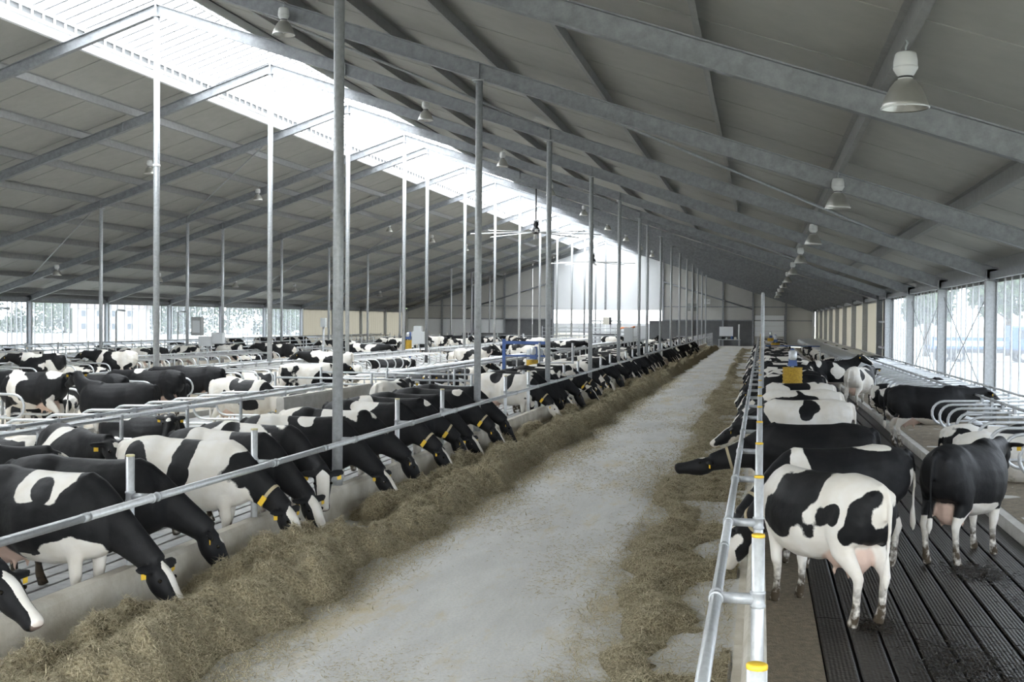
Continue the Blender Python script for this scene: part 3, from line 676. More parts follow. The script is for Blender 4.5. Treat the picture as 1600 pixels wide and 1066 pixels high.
# ================================================================ OUTSIDE
o = MB().box((-700, -200, -.8), (500, 900, -.3)).build('ground', 'ground_out'); tag(o, 'pale flat field around the barn', None, None, 'structure')
def tree(x, y, h, w, lab, seed, g, lo=.04):
    rng = np.random.RandomState(seed); e = empty('tree', (x, y, -.3), label=lab, cat='tree', group=g)
    MB().tube([(0, 0, 0), (.1, .05, h*.3), (-.1, .1, h*.6), (0, 0, h*.85)], [.32, .25, .16, .05], 8).build('trunk', 'bark', e)
    for k in range(5):
        a = k*1.26+seed; MB().tube([(0, 0, h*(.3+.08*k)), (math.cos(a)*w*.3, math.sin(a)*w*.3, h*(.45+.08*k))], [.12, .03], 6).build('branch', 'bark', e)
    ncl = 26; V = []; n_l = 110
    for c in range(ncl):
        t = rng.rand(); rr = w*.55*math.sin(math.pi*(.28+.64*t)); a = rng.rand()*6.28; q = rng.rand()**.5*rr*.85
        cen = np.array([math.cos(a)*q, math.sin(a)*q, h*(lo+(.92-lo)*t)]); r = w*.2
        p = rng.normal(0, 1, (n_l, 3)); p = p/np.linalg.norm(p, axis=1)[:, None]*r*rng.uniform(.5, 1.05, (n_l, 1)) + cen
        s = rng.uniform(.2, .5, (n_l, 1)); d1 = rng.normal(0, 1, (n_l, 3)); d1 /= np.linalg.norm(d1, axis=1)[:, None]; d2 = np.cross(d1, rng.normal(0, 1, (n_l, 3))); d2 /= np.linalg.norm(d2, axis=1)[:, None]
        V.append(np.stack([p-d1*s, p+d2*s*.6, p+d1*s, p-d2*s*.6], 1).reshape(-1, 3))
    V = np.concatenate(V); nq = len(V)//4
    me = bpy.data.meshes.new('crown'); me.from_pydata(V.tolist(), [], [(4*i, 4*i+1, 4*i+2, 4*i+3) for i in range(nq)]); me.materials.append(MATS['tree_leaf'])
    o = link('crown', me, e); o['kind'] = 'stuff'
tk = [(-154+7.1*k, 204+1.2*k+(k % 3)*5, 13+(k*7 % 5), 11+(k*5 % 4)) for k in range(14)]
for k, (x, y, h, w) in enumerate(tk): tree(x, y, h, w, f'broad leafy tree beyond the field outside the screen, {ordw(k+1)} from the frame edge', k+1, 'hedge trees outside')
tk = [(15.5, 118, 10, 7), (24, 124, 12, 8), (34, 120, 11, 8)]
for k, (x, y, h, w) in enumerate(tk): tree(x, y, h, w, f'yard tree standing behind the blue lorry, {ordw(k+1)} from the columns', k+21, 'yard trees', .42)
def house(x, y, rz, lab, w=12, l=9, m='house_wall'):
    e = empty('house', (x, y, -.3), rz, label=lab, cat='house')
    MB().box((-w/2, -l/2, 0), (w/2, l/2, 5)).build('walls', m, e)
    MB().prism([(-l/2-.5, 4.8), (l/2+.5, 4.8), (0, 9)], (-w/2-.4, 0, 0), (w/2+.4, 0, 0), (0, 1, 0), (0, 0, 1)).build('roof', 'house_roof', e)
    for X in (-4, -1.3, 1.3, 4):
        for z in (.9, 3.2):
            f = MB().box((X-.6, -l/2-.06, z), (X+.6, -l/2+.02, z+1.3)).build('window', 'white_paint', e); MB().box((X-.5, -l/2-.08, z+.1), (X+.5, -l/2-.05, z+1.2)).build('pane', 'glass_dark', f)
    MB().box((2.5, .5, 7), (3.3, 1.3, 10)).build('chimney', m, e)
house(-117, 196, .35, 'pale house seen through the screen between hedge trees'); house(-66, 262, .3, 'farther house behind the field near the last hedge trees', 16)
# lorry
e = empty('lorry', (18.0, 104, -.3), R(4), label='blue flatbed lorry parked outside the open wall', cat='lorry')
MB().box((-4.2, -1.2, .75), (4.2, 1.2, 1.1)).build('chassis', 'black_iron', e)
MB().prism([(-1.2, 1.0), (1.2, 1.0), (1.2, 2.9), (.9, 3.05), (-.9, 3.05), (-1.2, 2.9)], (2.2, 0, 0), (4.4, 0, 0), (0, 1, 0), (0, 0, 1)).build('cab', 'truck_blue', e)
MB().box((2.7, -1.23, 1.95), (4.0, -1.19, 2.7)).build('cab_window', 'glass_dark', e); MB().box((4.38, -1.0, 1.95), (4.42, 1.0, 2.75)).build('windscreen', 'glass_dark', e)
MB().box((-4.2, -1.25, 1.1), (2.0, 1.25, 1.3)).build('bed', 'truck_blue', e)
for x in (-4.1, -2, 0, 1.9): MB().box((x-.05, -1.25, 1.3), (x+.05, -1.15, 2.1)).build('stake', 'truck_blue', e)
MB().box((-4.1, -1.22, 1.75), (1.9, -1.18, 2.05)).build('side_board', 'truck_blue', e)
for x in (-3.1, -1.9, 3.2):
    for y in (-1.1, .85):
        w = MB().tube([(x, y-.0, .5), (x, y+.28, .5)], .5, 18).build('wheel', 'tyre', e); MB().tube([(x, y-.02, .5), (x, y+.02, .5)], .26, 12).build('hub', 'box_grey', w)
e = empty('excavator', (25.6, 103, -.3), R(20), label='orange excavator with raised arm beyond the lorry', cat='excavator')
for y in (-1, 1): MB().prism([(-1.9, .25), (-1.5, 0), (1.5, 0), (1.9, .25), (1.9, .55), (1.5, .8), (-1.5, .8), (-1.9, .55)], (0, y-.3, 0), (0, y+.3, 0), (1, 0, 0), (0, 0, 1)).build('track', 'tyre', e)
MB().box((-1.8, -1.2, .95), (1.2, 1.2, 2.2)).build('body', 'orange', e); MB().box((.2, -1.2, 2.2), (1.4, 0, 3.2)).build('cab', 'glass_dark', e)
MB().prism([(0, -.3), (.4, -.3), (.35, .3), (0, .3)], (1.0, .3, 1.7), (-.6, .3, 7.5), (0, 1, 0), (.9, 0, .3)).build('boom', 'orange', e)
MB().prism([(0, -.2), (.3, -.2), (.3, .2), (0, .2)], (-.6, .3, 7.4), (-2.6, .3, 5.2), (0, 1, 0), (.5, 0, -.5)).build('stick', 'orange', e)
MB().prism([(-.5, 0), (.5, 0), (.5, .8), (-.5, .5)], (-2.9, 0, 4.4), (-2.2, .0, 4.4), (0, 1, 0), (0, 0, 1)).build('bucket', 'orange', e)
# ================================================================ COWS
def coat_material(name, hero):
    m = bpy.data.materials.new(name); m.use_nodes = True; nt = m.node_tree; L = nt.links.new; N = nt.nodes.new; b = nt.nodes['Principled BSDF']
    tc = N('ShaderNodeTexCoord')
    def math_(op, a, c):
        n = N('ShaderNodeMath'); n.operation = op
        for k, v in enumerate((a, c)):
            if isinstance(v, (int, float)): n.inputs[k].default_value = v
            else: L(v, n.inputs[k])
        return n.outputs[0]
    def noise(vec, sc, det, rough=.5):
        n = N('ShaderNodeTexNoise'); n.inputs['Scale'].default_value = sc; n.inputs['Detail'].default_value = det; n.inputs['Roughness'].default_value = rough
        L(vec, n.inputs['Vector']); return n.outputs[0]
    def mr(v, a, c):
        r = N('ShaderNodeMapRange'); r.inputs[1].default_value = a; r.inputs[2].default_value = c; L(v, r.inputs[0]); return r.outputs[0]
    def mixc(f, a, c):
        x = N('ShaderNodeMix'); x.data_type = 'RGBA'; L(f, x.inputs[0])
        for k, v in ((6, a), (7, c)):
            if isinstance(v, tuple): x.inputs[k].default_value = (*v, 1)
            else: L(v, x.inputs[k])
        return x.outputs[2]
    at = N('ShaderNodeAttribute'); at.attribute_name = 'masks'; sp = N('ShaderNodeSeparateColor'); L(at.outputs['Color'], sp.inputs[0])
    fa = N('ShaderNodeAttribute'); fa.attribute_name = 'face'
    fine = math_('MULTIPLY', math_('SUBTRACT', noise(tc.outputs['Object'], 9, 5, .6), .5), .28)
    if hero:
        ca = N('ShaderNodeAttribute'); ca.attribute_name = 'coat'
        val = math_('ADD', ca.outputs['Fac'], fine)
    else:
        oi = N('ShaderNodeObjectInfo'); sc = N('ShaderNodeSeparateColor'); L(oi.outputs['Color'], sc.inputs[0])
        cb = N('ShaderNodeCombineXYZ'); L(math_('MULTIPLY', sc.outputs[0], 60), cb.inputs[0]); L(math_('MULTIPLY', sc.outputs[1], 60), cb.inputs[1]); cb.inputs[2].default_value = 3
        va = N('ShaderNodeVectorMath'); va.operation = 'ADD'; L(tc.outputs['Object'], va.inputs[0]); L(cb.outputs[0], va.inputs[1])
        val = math_('SUBTRACT', noise(va.outputs[0], 1.55, 1.5), sc.outputs[2])
        val = math_('ADD', math_('MULTIPLY', val, 4), fine)
        val = math_('SUBTRACT', val, math_('MULTIPLY', sp.outputs[2], .55))
        val = math_('ADD', val, math_('MULTIPLY', fa.outputs['Fac'], 1.3))
    black = mr(val, -.02, .03)
    white = mixc(mr(noise(tc.outputs['Object'], 4, 5), .35, .75), (.72, .675, .60), (.82, .80, .765))
    dark = mixc(mr(noise(tc.outputs['Object'], 5, 4), .3, .7), (.007, .0073, .0085), (.015, .015, .016))
    c = mixc(black, white, dark)
    c = mixc(sp.outputs[0], c, (.62, .45, .37))
    dirt = math_('MULTIPLY', sp.outputs[1], mr(math_('ADD', noise(tc.outputs['Object'], 14, 5), math_('MULTIPLY', sp.outputs[1], .16)), .46, .68))
    c = mixc(dirt, c, (.075, .058, .04))
    L(c, b.inputs['Base Color']); b.inputs['Roughness'].default_value = .58; b.inputs['Specular IOR Level'].default_value = .22
    bp = N('ShaderNodeBump'); bp.inputs['Strength'].default_value = .5; bp.inputs['Distance'].default_value = .03
    L(noise(tc.outputs['Object'], 5.5, 5), bp.inputs['Height']); L(bp.outputs[0], b.inputs['Normal'])
    MATS[name] = m
coat_material('coat_marked', True); coat_material('coat_patched', False)
def loft(pts, ra, rb, n=14, side=Vector((0, 1, 0))):
    pts = [Vector(p) for p in pts]; vs = []; N = len(pts)
    for i, p in enumerate(pts):
        t = (pts[min(i+1, N-1)]-pts[max(i-1, 0)]).normalized(); sd = (side - t*side.dot(t)).normalized(); u = t.cross(sd)
        for k in range(n):
            w = 2*math.pi*k/n; vs.append(p + u*math.cos(w)*ra[i] + sd*math.sin(w)*rb[i])
    fs = [(i*n+k, i*n+(k+1) % n, (i+1)*n+(k+1) % n, (i+1)*n+k) for i in range(N-1) for k in range(n)]
    return vs, fs + [tuple(reversed(range(n))), tuple((N-1)*n+k for k in range(n))]
BODY = [(-.91, 1.24, 1.04, .07), (-.88, 1.33, .92, .17), (-.78, 1.395, .80, .235), (-.62, 1.43, .74, .265), (-.45, 1.445, .68, .285), (-.28, 1.415, .59, .30),
        (-.05, 1.405, .52, .39), (.18, 1.395, .51, .40), (.36, 1.40, .535, .36), (.52, 1.42, .57, .30), (.66, 1.40, .60, .245), (.78, 1.31, .66, .19), (.86, 1.18, .74, .11)]
def ball(mb, c, r, n=10):
    rr = r if isinstance(r, tuple) else (r, r, r); vs = []; fs = []; m = 7
    for i in range(m+1):
        a = math.pi*i/m
        for k in range(n): w = 2*math.pi*k/n; vs.append((c[0]+rr[0]*math.sin(a)*math.cos(w), c[1]+rr[1]*math.sin(a)*math.sin(w), c[2]+rr[2]*math.cos(a)))
    for i in range(m):
        for k in range(n): fs.append((i*n+k, (i+1)*n+k, (i+1)*n+(k+1) % n, i*n+(k+1) % n))
    mb.add(vs, fs)
POSE = {}
def make_pose(key, poll, pitch, nyaw=0, hyaw=0, lying=False, step=0.0, blaze=True, vox=.021, ctrl=None, lie_side=1, down=False, bw=1.0):
    dz = -.60 if lying else 0
    mb = MB(); n = 22; vs = []
    for x, zt, zb, w in BODY:
        if down and x > .5: zt -= (x-.5)*.42
        zc, h = (zt+zb)/2+dz, (zt-zb)/2
        for k in range(n):
            a = 2*math.pi*k/n; ca, sa = math.cos(a), math.sin(a)
            yy = w*math.copysign(abs(ca)**.85, ca)*(1-(.12 if -.7 < x < -.4 else .36 if -.3 < x < .1 else .26)*max(0, sa)**2); zz = zc + h*math.copysign(abs(sa)**.9, sa)
            if lying: yy *= 1.12
            vs.append((x, yy, zz))
    M = len(BODY)
    fs = [(i*n+k, (i+1)*n+k, (i+1)*n+(k+1) % n, i*n+(k+1) % n) for i in range(M-1) for k in range(n)] + [tuple(range(n)), tuple((M-1)*n+k for k in reversed(range(n)))]
    mb.add(vs, fs)
    for s in (-1, 1):
        ball(mb, (-.82, s*.115, 1.25+dz), (.08, .06, .065))
        ball(mb, (.48, s*.165, 1.03+dz), (.22, .105, .28)); ball(mb, (-.62, s*.15, 1.05+dz), (.24, .13, .30))
        if not lying:
            st = step*s
            x0 = .50+st
            v, f = loft([(.47, s*.17, 1.0), (.48+st*.3, s*.19, .80), (.50+st*.8, s*.175, .60), (x0, s*.165, .44), (x0-.01, s*.16, .36), (x0-.005, s*.16, .20), (x0, s*.16, .13), (x0+.03, s*.16, .05), (x0+.04, s*.16, 0)],
                        [.17, .125, .078, .063, .047, .039, .047, .055, .065], [.10, .085, .06, .058, .044, .036, .045, .05, .055]); mb.add(v, f)
            sh = -st*.8
            v, f = loft([(-.60, s*.17, 1.08), (-.52, s*.20, .88), (-.54+sh*.4, s*.20, .70), (-.68+sh*.8, s*.175, .55), (-.735+sh, s*.165, .47), (-.715+sh, s*.16, .38), (-.70+sh, s*.16, .22), (-.69+sh, s*.16, .13), (-.66+sh, s*.16, .05), (-.64+sh, s*.16, 0)],
                        [.26, .21, .135, .083, .062, .048, .042, .05, .056, .066], [.12, .11, .085, .056, .05, .04, .037, .046, .05, .055]); mb.add(v, f)
        else:
            v, f = loft([(.40, s*.22, .36), (.62, s*.24, .24), (.84, s*.22, .13), (.80, s*.25, .07), (.60, s*.26, .055), (.46, s*.27, .05)], [.13, .10, .075, .06, .045, .045], [.10, .085, .07, .055, .05, .05]); mb.add(v, f)
            k = 1 if s == lie_side else .55
            v, f = loft([(-.55, s*.20, .42), (-.36, s*.36*max(k, .8), .30), (-.48, s*.46*k, .18), (-.72, s*.50*k, .11), (-.55, s*.58*k, .07), (-.30, s*.62*k, .05)], [.22, .17, .11, .07, .05, .05], [.12, .12, .09, .06, .05, .055]); mb.add(v, f)
    # udder and tail
    if not lying:
        ball(mb, (-.36, 0, .66), (.26, .19, .17)); ball(mb, (-.50, 0, .64), (.16, .17, .19))
        for sx in (-.50, -.30):
            for s in (-1, 1): ball(mb, (sx, s*.085, .475), (.024, .024, .06))
        v, f = loft([(-.84, 0, 1.36), (-.93, 0, 1.31), (-.965, .0, 1.18), (-.97, .01, .95), (-.955, .02, .72), (-.95, .02, .60), (-.95, .03, .48), (-.95, .03, .38)], [.04, .034, .027, .023, .022, .036, .042, .014], [.04, .034, .027, .023, .022, .036, .042, .014], 8); mb.add(v, f)
    else:
        v, f = loft([(-.84, 0, .76), (-.94, 0, .68), (-.97, .06, .45), (-.95, .16, .2), (-.86, .28, .06), (-.7, .36, .04)], [.04, .034, .026, .024, .028, .02], [.04, .034, .026, .024, .03, .02], 8); mb.add(v, f)
    # neck
    N0 = Vector((.42, 0, 1.10+dz)); pv = Vector(poll) - N0; cv = (Vector(ctrl)-N0) if ctrl else Vector((.42, 0, max(-.06, pv.z*.35)))
    pv = Matrix.Rotation(nyaw, 3, 'Z') @ pv; cv = Matrix.Rotation(nyaw*.35, 3, 'Z') @ cv
    pts = []; 
    for k in range(7):
        t = k/6; pts.append(N0 + cv*2*t*(1-t) + pv*t*t)
    ra = [.35, .335, .29, .235, .19, .158, .13]; rb = [.20, .185, .155, .13, .115, .105, .10]
    v, f = loft(pts, ra, rb, 16, Matrix.Rotation(nyaw, 3, 'Z') @ Vector((0, 1, 0))); mb.add(v, f)
    P = pts[-1]
    ya = nyaw+hyaw; hd = Vector((math.cos(pitch)*math.cos(ya), math.cos(pitch)*math.sin(ya), -math.sin(pitch))); l = Vector((-math.sin(ya), math.cos(ya), 0)); u = hd.cross(l)
    if u.z < 0 and pitch < R(80): u = -u
    prof = [(-.07, .06, .06, -.02), (-.01, .10, .095, -.02), (.08, .13, .118, -.035), (.17, .135, .122, -.04), (.27, .118, .10, -.04), (.36, .098, .084, -.03), (.44, .088, .083, -.025), (.50, .086, .092, -.022), (.535, .07, .08, -.025), (.55, .04, .05, -.03)]
    v, f = loft([P + hd*t + u*o for t, a, b_, o in prof], [q[1] for q in prof], [q[2] for q in prof], 16, l); mb.add(v, f)
    ears = []
    for s in (-1, 1):
        b0 = P + hd*.03 + l*(s*.085) + u*.02; dr = (l*s - hd*.28 + Vector((0, 0, -.12))).normalized()
        v, f = loft([b0, b0+dr*.06, b0+dr*.12, b0+dr*.18, b0+dr*.225], [.035, .06, .066, .05, .012], [.024, .024, .022, .02, .012], 10, u); mb.add(v, f)
        ears.append((b0+dr*.14, dr))
    me0 = bpy.data.meshes.new('tmp'); me0.from_pydata(mb.v, [], mb.f); me0.update()
    bm = bmesh.new(); bm.from_mesh(me0); bmesh.ops.recalc_face_normals(bm, faces=bm.faces); bm.to_mesh(me0); bm.free()
    ob = bpy.data.objects.new('tmp', me0); C.objects.link(ob)
    md = ob.modifiers.new('r', 'REMESH'); md.mode = 'VOXEL'; md.voxel_size = vox; md.use_smooth_shade = True
    sm = ob.modifiers.new('s', 'SMOOTH'); sm.factor = .5; sm.iterations = 6
    dg = bpy.context.evaluated_depsgraph_get(); me = bpy.data.meshes.new_from_object(ob.evaluated_get(dg)); me.name = 'cow_' + key
    bpy.data.objects.remove(ob); bpy.data.meshes.remove(me0)
    nv = len(me.vertices); co = np.empty(nv*3, np.float32); me.vertices.foreach_get('co', co); co = co.reshape(-1, 3)
    if lying: co[:, 2] = np.maximum(co[:, 2], .0)
    me.vertices.foreach_set('co', co.ravel())
    x, y, z = co.T
    rel = co - np.array(P); ht, hl, hu = rel @ np.array(hd), rel @ np.array(l), rel @ np.array(u)
    inhead = (ht > -.09) & (ht < .62) & (np.abs(hl) < .16) & (np.abs(hu) < .2) & (x > .6)
    face = np.where(x > .72, .28, 0) + np.where(inhead, .45, 0)
    if blaze:
        wd = np.interp(ht, [-.02, .06, .2, .42, .56], [.0, .05*bw, .048*bw, .042*bw, .07])
        q = np.clip((wd - np.abs(hl))/.018, -1, 1)*1.4 ; q = np.where(inhead & (hu > -.01) & (ht > -.05), np.minimum(q, (hu-.0)*40), -9); face = np.where(q > -1.4, np.minimum(face, -q-.2), face)
    else:
        bl = inhead & (hu > .03) & (np.hypot(hl, ht-.12) < .05); face = np.where(bl, -1.6, face)
    pink = np.zeros(nv)
    if not lying:
        ud = ((x+.40)/.30)**2 + (y/.2)**2 + ((z-.60)/.22)**2
        pink = np.clip((1.15-ud)*4, 0, 1)*(z < .74)*(np.abs(y) < .19)*.95
    pink = np.maximum(pink, .35*(inhead & (ht > .54)))
    if lying: legw = np.clip((.22-z)/.2, 0, 1)*.6; dirt = np.clip((.25-z)/.25, 0, 1)*.5*(x < 0)
    else: legw = np.clip((.58-z)/.25, 0, 1)*(x < .75)*1.3; dirt = np.clip((.46-z)/.3, 0, 1)*(x < .75)*1.15 + (z < .07)*(x < .75)*1.5
    belly = np.clip((.72 + dz - z)/.15, 0, 1)*(np.abs(y) < .3)*.5*(x < .75)
    wb_ = np.clip(legw + belly, 0, 1)
    col = np.zeros((nv, 4), np.float32); col[:, 0] = pink; col[:, 1] = np.clip(dirt, 0, 1); col[:, 2] = wb_; col[:, 3] = 1
    at = me.attributes.new('masks', 'FLOAT_COLOR', 'POINT'); at.data.foreach_set('color', col.ravel())
    at = me.attributes.new('face', 'FLOAT', 'POINT'); at.data.foreach_set('value', face.astype(np.float32))
    me.polygons.foreach_set('use_smooth', [True]*len(me.polygons)); me.materials.clear(); me.materials.append(MATS['coat_patched'])
    # small parts
    eyes = []
    for s in (-1, 1):
        q = MB(); ball(q, P + hd*.165 + l*(s*.112) + u*.03, .02, 8); eyes.append(q.mesh('eye', 'eye'))
    tg = []
    for p, dr in ears:
        q = MB(); f_ = u.cross(dr).normalized() if True else u
        p = p + Vector((0, 0, -.03)); a_, b_, c_ = dr*.028, Vector((0, 0, -1))*.034, hd*.010
        vv = [p+a_*i+b_*j+c_*k for k in (2.2, 3.0) for i, j in ((-1, -1), (1, -1), (1, 1), (-1, 1))]
        q.add(vv, [(3, 2, 1, 0), (4, 5, 6, 7), (0, 1, 5, 4), (1, 2, 6, 5), (2, 3, 7, 6), (3, 0, 4, 7)]); tg.append(q.mesh('ear_tag', 'yellow'))
    k5 = 4.6; i = 4; c = pts[4].lerp(pts[5], .6); t = (pts[5]-pts[4]).normalized(); sd = (Matrix.Rotation(nyaw, 3, 'Z') @ Vector((0, 1, 0))); sd = (sd - t*sd.dot(t)).normalized(); uu = t.cross(sd)
    if uu.z < 0: uu = -uu
    col_ = MB(); nn = 20; vs = []; ra_, rb_ = .158, .118
    for dt, dr in ((-.02, 0), (.02, 0), (.02, .012), (-.02, .012)):
        for k in range(nn): w = 2*math.pi*k/nn; vs.append(c + t*dt + uu*math.cos(w)*(ra_+dr) + sd*math.sin(w)*(rb_+dr))
    fs = [(a*nn+k, a*nn+(k+1) % nn, ((a+1) % 4)*nn+(k+1) % nn, ((a+1) % 4)*nn+k) for a in range(4) for k in range(nn)]
    col_.add(vs, fs)
    ct = MB(); 
    for s in (-1,):
        q = c + sd*(s*.128) - uu*.05; vv = [q + t*i*.032 + uu*j*.06 + sd*(s*k) for k in (0, .02) for i, j in ((-1, -1), (1, -1), (1, 1), (-1, 1))]
        ct.add(vv, [(3, 2, 1, 0), (4, 5, 6, 7), (0, 1, 5, 4), (1, 2, 6, 5), (2, 3, 7, 6), (3, 0, 4, 7)])
    POSE[key] = dict(mesh=me, eyes=eyes, tags=tg, collar=col_.mesh('collar', 'strap'), ctag=ct.mesh('collar_tag', 'yellow'), co=co, face=face, legw=wb_)
make_pose('feed_a', (1.29, 0, .57), R(52), down=True, ctrl=(.82, 0, .96))
make_pose('feed_d', (1.28, 0, .58), R(54), R(-6), R(-10), step=-.05, down=True, ctrl=(.82, 0, .95), bw=1.75)
make_pose('frontal', (1.24, 0, .80), R(58), R(-22), R(-38), down=True, ctrl=(.84, 0, .96), bw=1.8)
make_pose('feed_b', (1.27, 0, .55), R(46), R(-12), R(-12), step=.07, down=True, ctrl=(.82, 0, .95))
make_pose('feed_c', (1.26, 0, .61), R(62), R(12), R(6), step=-.06, blaze=False, down=True, ctrl=(.82, 0, .97))
make_pose('raised', (1.32, 0, .80), R(36), R(-8), step=.05, down=True, ctrl=(.84, 0, .96))
make_pose('reach', (1.44, 0, .80), R(10), R(4), blaze=False, down=True, ctrl=(.86, 0, .96))
make_pose('level', (1.33, 0, 1.30), R(38), R(8), R(10), step=.08, blaze=False)
make_pose('alert', (1.13, 0, 1.60), R(32), R(-25), R(-15), step=-.08, ctrl=(.88, 0, 1.22))
make_pose('lying_a', (1.12, 0, .98), R(30), R(18), R(10), True, ctrl=(.86, 0, .62))
make_pose('lying_b', (1.05, 0, .80), R(45), R(-50), R(-30), True, blaze=False, lie_side=-1, ctrl=(.8, 0, .5))
DISCS = [(.86, 32.7), (.9, 74), (.8, 95), (-8.6, 44.5), (-9.1, 45.6), (-8.0, 72.5), (-9.2, 31.6)]
def cow(key, x, y, rz, label, group, z=0, seed=None, thr=.5, coat=None, base=-1, legs=True, collar=False, tags=True, scale=1.0, star=True):
    p = POSE[key]; near = y < 48
    ca, sa = math.cos(R(rz)), math.sin(R(rz)); discs = [(x+ca*q, y+sa*q) for q in ((-.6, 0, .6) if key in ('feed_a', 'feed_b', 'feed_c', 'feed_d', 'frontal', 'raised', 'reach') else (-.6, 0, .6, 1.25))]
    if coat is None and any(abs(dx-ex) < .8 and abs(dy-ey) < .8 and math.hypot(dx-ex, dy-ey) < .78 for ex, ey in DISCS for dx, dy in discs): return None
    DISCS.extend(discs)
    if coat is not None:
        me = p['mesh'].copy(); co = p['co']; f = np.full(len(co), float(base)*.45); w_ = co*np.array([5.1, 4.3, 5.7]) + (x*3.1 + y*1.7); wob = np.sin(w_[:, 0]+1.3*np.sin(w_[:, 2]))*.5 + np.sin(1.9*w_[:, 2]+1.1*np.cos(1.7*w_[:, 0]))*.5 + .5*np.sin(2.9*w_[:, 0]+2.3*w_[:, 1])*np.cos(2.2*w_[:, 2])
        for c in coat:
            bx, by, bz, rx, ry, rz_ = c[:6]; d = ((co[:, 0]-bx)/rx)**2 + ((co[:, 2]-bz)/rz_)**2
            if by is not None: d = d + ((co[:, 1]-by)/ry)**2
            s = (1-np.sqrt(d))*.9 + wob*(.35 if c[6] > 0 else .3)
            f = np.maximum(f, s) if c[6] > 0 else np.minimum(f, -s)
        if legs: f = f - p['legw']*1.0
        f = np.where(p['face'] < .25, np.minimum(f, p['face']*.5+.1), f) if star else f
        at = me.attributes.new('coat', 'FLOAT', 'POINT'); at.data.foreach_set('value', np.clip(f, -1, 1).astype(np.float32))
        me.materials.clear(); me.materials.append(MATS['coat_marked'])
    else: me = p['mesh']
    o = link('cow', me, None, (x, y, z), R(rz)); o.scale = (scale,)*3; tag(o, label, 'cow', group)
    s = seed if seed is not None else random.randint(0, 999); rr = random.Random(s); o.color = (rr.random(), rr.random(), thr, 1)
    if near:
        for t in p['eyes']: link('eye', t, o)
        if tags:
            for t in p['tags']: link('ear_tag', t, o)
        if collar: c = link('collar', p['collar'], o); link('collar_tag', p['ctag'], c)
    return o
B, Wt = 1, -1
G1, G2, G3, G4 = 'cows eating along the single feed rail', 'cows eating along the double rail by the slats', 'cows resting in stalls', 'cows standing in alleys'
# --- hero cows, single feed rail
cow('raised', -7.22, 8.6, -8, 'black cow cut by the frame edge with yellow ear tag', G1, coat=[(.2, None, .6, .3, 1, .2, Wt)], base=1)
cow('feed_a', -6.80, 10.2, -8, 'black cow with white shoulder saddle and blaze, nearest at the feed', G1, coat=[(.22, None, 1.28, .26, 1, .20, Wt), (.22, None, 1.20, .13, 1, .14, B), (.45, None, .68, .3, 1, .12, Wt)], base=1)
cow('feed_c', -6.95, 11.2, 6, 'all-black cow tucked behind the cow with white saddle', G1, coat=[], base=1, legs=False)
cow('feed_d', -6.88, 13.3, 2, 'mostly white cow with black neck, strap collar and white face', G1, coat=[(.92, None, 1.0, .36, 1, .40, B), (1.3, None, .6, .4, 1, .5, B), (.05, None, 1.32, .12, 1, .28, B), (.02, None, .98, .13, 1, .18, B), (-.6, None, 1.25, .16, 1, .2, B), (.72, None, .74, .18, 1, .16, Wt)], base=-1, collar=True)
cow('feed_d', -6.9, 14.4, -8, 'black cow with broad white face beside the collared white cow', G1, coat=[(-.2, None, 1.3, .3, 1, .25, Wt), (.55, None, .7, .2, 1, .14, Wt)], base=1)
cow('frontal', -6.95, 15.45, -6, 'black-headed cow with white face lifted just before the thick post', G1, coat=[(-.1, None, 1.2, .55, 1, .32, Wt), (-.3, None, 1.3, .16, 1, .16, B)], base=1)
cow('feed_b', -6.88, 16.9, 10, 'black cow with narrow blaze eating right after the thick post', G1, coat=[(-.45, None, 1.35, .25, 1, .2, Wt), (.1, None, 1.36, .12, 1, .1, Wt)], base=1)
cow('feed_c', -6.9, 18.3, 0, 'white-backed cow with black patches behind the thick post', G1, coat=[(.6, None, 1.0, .35, 1, .4, B), (1.2, None, .7, .5, 1, .5, B), (-.4, None, 1.3, .2, 1, .2, B)], base=-1)
cow('feed_a', -6.88, 20.2, -3, 'black cow with low head, first of the dark group', G1, coat=[(-.1, None, 1.35, .22, 1, .14, Wt)], base=1, collar=True)
cow('feed_c', -6.88, 21.4, 3, 'black cow with yellow strap tag, second of the dark group', G1, coat=[(-.5, None, 1.3, .2, 1, .2, Wt), (.7, None, 1.35, .08, 1, .12, Wt)], base=1, collar=True)
cow('feed_b', -6.88, 22.6, 4, 'all-black cow, third of the dark group', G1, coat=[], base=1)
cow('feed_a', -6.86, 24.3, 0, 'large black cow with white star patch beside slender post', G1, coat=[(.52, None, 1.38, .12, 1, .1, Wt)], base=1, collar=True)
cow('feed_c', -6.86, 25.6, -5, 'black cow eating behind the large black cow with star', G1, coat=[], base=1)
cow('feed_a', -6.9, 32.0, -8, 'white cow with black head and blaze in gap past crossing', G1, coat=[(1.0, None, .9, .36, 1, .5, B), (.15, None, 1.15, .12, 1, .22, B), (-.3, None, 1.3, .15, 1, .15, B)], base=-1, collar=True)
# --- generic cows along the single rail
y = 33.4; k = 0; keys = ['feed_a', 'feed_b', 'feed_c', 'feed_d', 'feed_c']
while y < 112:
    k += 1
    c_ = cow(random.choice(keys), -6.9+random.uniform(-.15, .1), y, random.uniform(-8, 8), f'black and white cow eating at single rail, {ordw(k)} past the crossing', G1, thr=random.choice((.40, .43, .46, .5)), collar=random.random() < .5)
    k -= c_ is None
    y += random.uniform(1.12, 1.55) if random.random() < .85 else random.uniform(2.2, 3.2)
